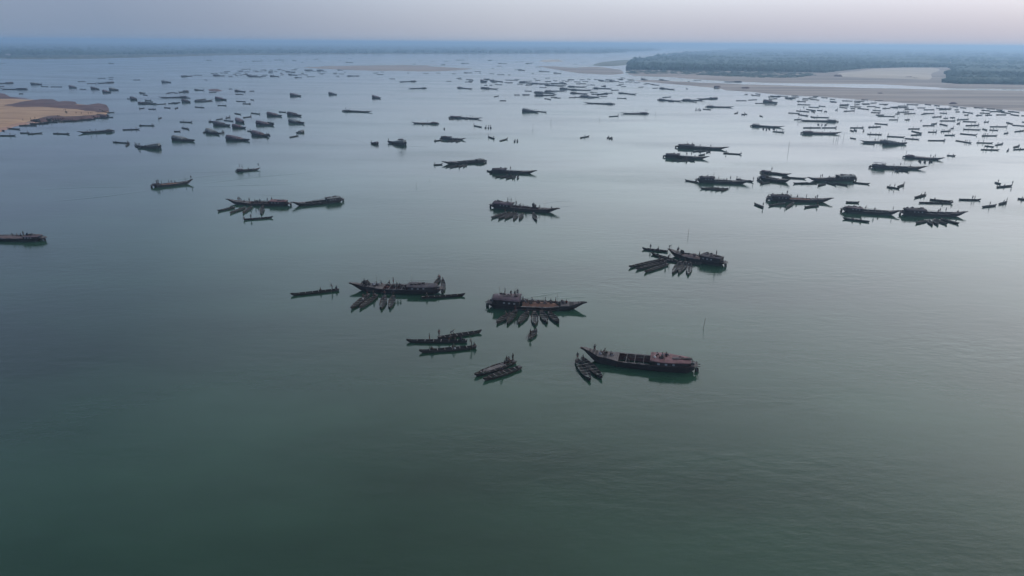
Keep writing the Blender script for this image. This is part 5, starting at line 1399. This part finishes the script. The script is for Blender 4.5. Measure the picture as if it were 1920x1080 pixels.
# wakes: low swells trailing two motor boats, and the ruffled water beside moored barges
def swell(pts, width, hgt):
    W = [at(*p) for p in pts]; q = MB(); vs = []; m_ = 9
    for i, p in enumerate(W):
        d = (W[min(i + 1, len(W) - 1)] - W[max(i - 1, 0)]).normalized(); n_ = Vector((-d.y, d.x, 0)); fade = math.sin(math.pi * i / (len(W) - 1)) ** .5
        for k in range(m_): u = k / (m_ - 1) * 2 - 1; v = p + n_ * (u * width); vs.append((v.x, v.y, -.02 + (hgt * .45 * (1 + math.cos(math.pi * u)) * fade + .001)))
    fs = [(i*m_+k, i*m_+k+1, (i+1)*m_+k+1, (i+1)*m_+k) for i in range(len(W)-1) for k in range(m_-1)]
    q.add(vs, fs); return q
def lerp_pts(a, b_, n=14, bend=0): return [(a[0] + (b_[0]-a[0])*i/n, a[1] + (b_[1]-a[1])*i/n + bend * math.sin(math.pi*i/n)) for i in range(n + 1)]
for k, (a, b_, wd, hg) in enumerate((((366, 346), (600, 322), 2.2, .14), ((366, 350), (560, 345), 1.6, .12), ((285, 356), (90, 378), 2.0, .13), ((285, 350), (60, 356), 2.0, .12), ((449, 323), (300, 341), 1.6, .12), ((449, 320), (340, 322), 1.5, .1),
        ((694, 270), (635, 257), 1.4, .12), ((762, 274), (805, 276), 1.4, .12), ((985, 557), (1060, 545), .8, .07), ((1000, 552), (1075, 549), .7, .06), ((1020, 561), (1110, 556), .7, .06), ((740, 525), (830, 522), .7, .06), ((1010, 383), (1080, 376), 1.2, .10), ((1030, 390), (1085, 384), 1.0, .08),
        ((470, 362), (545, 366), 1.0, .08))):
    o = link('wake', swell(lerp_pts(a, b_, bend=2 * (k % 3 - 1)), wd, hg).mesh('wake', wm, True)); o['kind'] = 'structure'
# planks in the plank-laden canoe
a, b_ = at(966, 680), at(892, 706); d = (b_ - a).normalized(); rz = math.atan2(d.y, d.x)
for k in range(6):
    q = MB(); ln = 5.5 - .5 * (k % 3); q.box((0, 0, 0), (ln, .16, .05)); o = link('long_plank', q.mesh('long_plank', (edge, plank)[k % 2])); c_ = (a + b_) / 2 + d * (.6 * (k % 2)) + Vector((-d.y, d.x, 0)) * (-.5 + .2 * k)
    o.location = (c_.x, c_.y, .52 + .012 * k); o.rotation_euler = (0, 0, rz + R(random.uniform(-3, 3))); tag(o, f'{ORD[k]} long plank from the far side, laid in the plank-laden canoe', 'plank', 'planks laid in the plank-laden canoe')
# small huts and spoil heaps on the right bank
for i, (x, y, s_, lb) in enumerate(((1266, 131, 9, 'pale tent-like hut left of the pale field by the forest'), (1350, 133, 15, 'larger pale peaked shed before the right forest'), (1234, 134, 7, 'tiny pale hut near the forest tip'), (15, 104, 14, 'pale building on the far left shore'))):
    p = at(x, y, 1); r_ = empty('hut', p, .3 * i); q = MB(); q.box((0, 0, s_ * .15), (s_, s_ * .7, s_ * .3)); link('wall', q.mesh('wall', paintw), r_)
    q = MB(); a_ = s_ * .56; b2_ = s_ * .42; q.add([(-a_, -b2_, s_ * .29), (a_, -b2_, s_ * .29), (a_, b2_, s_ * .29), (-a_, b2_, s_ * .29), (-a_ * .95, 0, s_ * .55), (a_ * .95, 0, s_ * .55)], [(0, 1, 5, 4), (2, 3, 4, 5), (1, 2, 5), (3, 0, 4), (3, 2, 1, 0)])
    link('roof', q.mesh('roof', greyroof), r_); tag(r_, lb, 'hut')
for i, (x, y, s_, lb) in enumerate(((1345, 163.5, 3.5, 'dark heap at the left of the right sandbar'), (1398, 166.5, 4.5, 'dark rounded heap at the left end of the right sandbar'), (1571, 144, 7, 'brown heap on the flats left of the pale field'), (1704, 147, 6, 'left one of two dark heaps on the pale field'), (1716, 148, 4, 'smaller right one of two dark heaps on the pale field'), (1787, 195, 3, 'small dark heap on the wet strand at right'), (1650, 176, 2.5, 'small grey heap on the middle of the right sandbar'))):
    p = at(x, y, .6); q = MB(); q.lump((0, 0, .3), (s_ * 1.4, s_, s_ * .55), i, (12, 7)); o = link('spoil_heap', q.mesh('spoil_heap', wet, True)); o.location = p; tag(o, lb, 'heap')
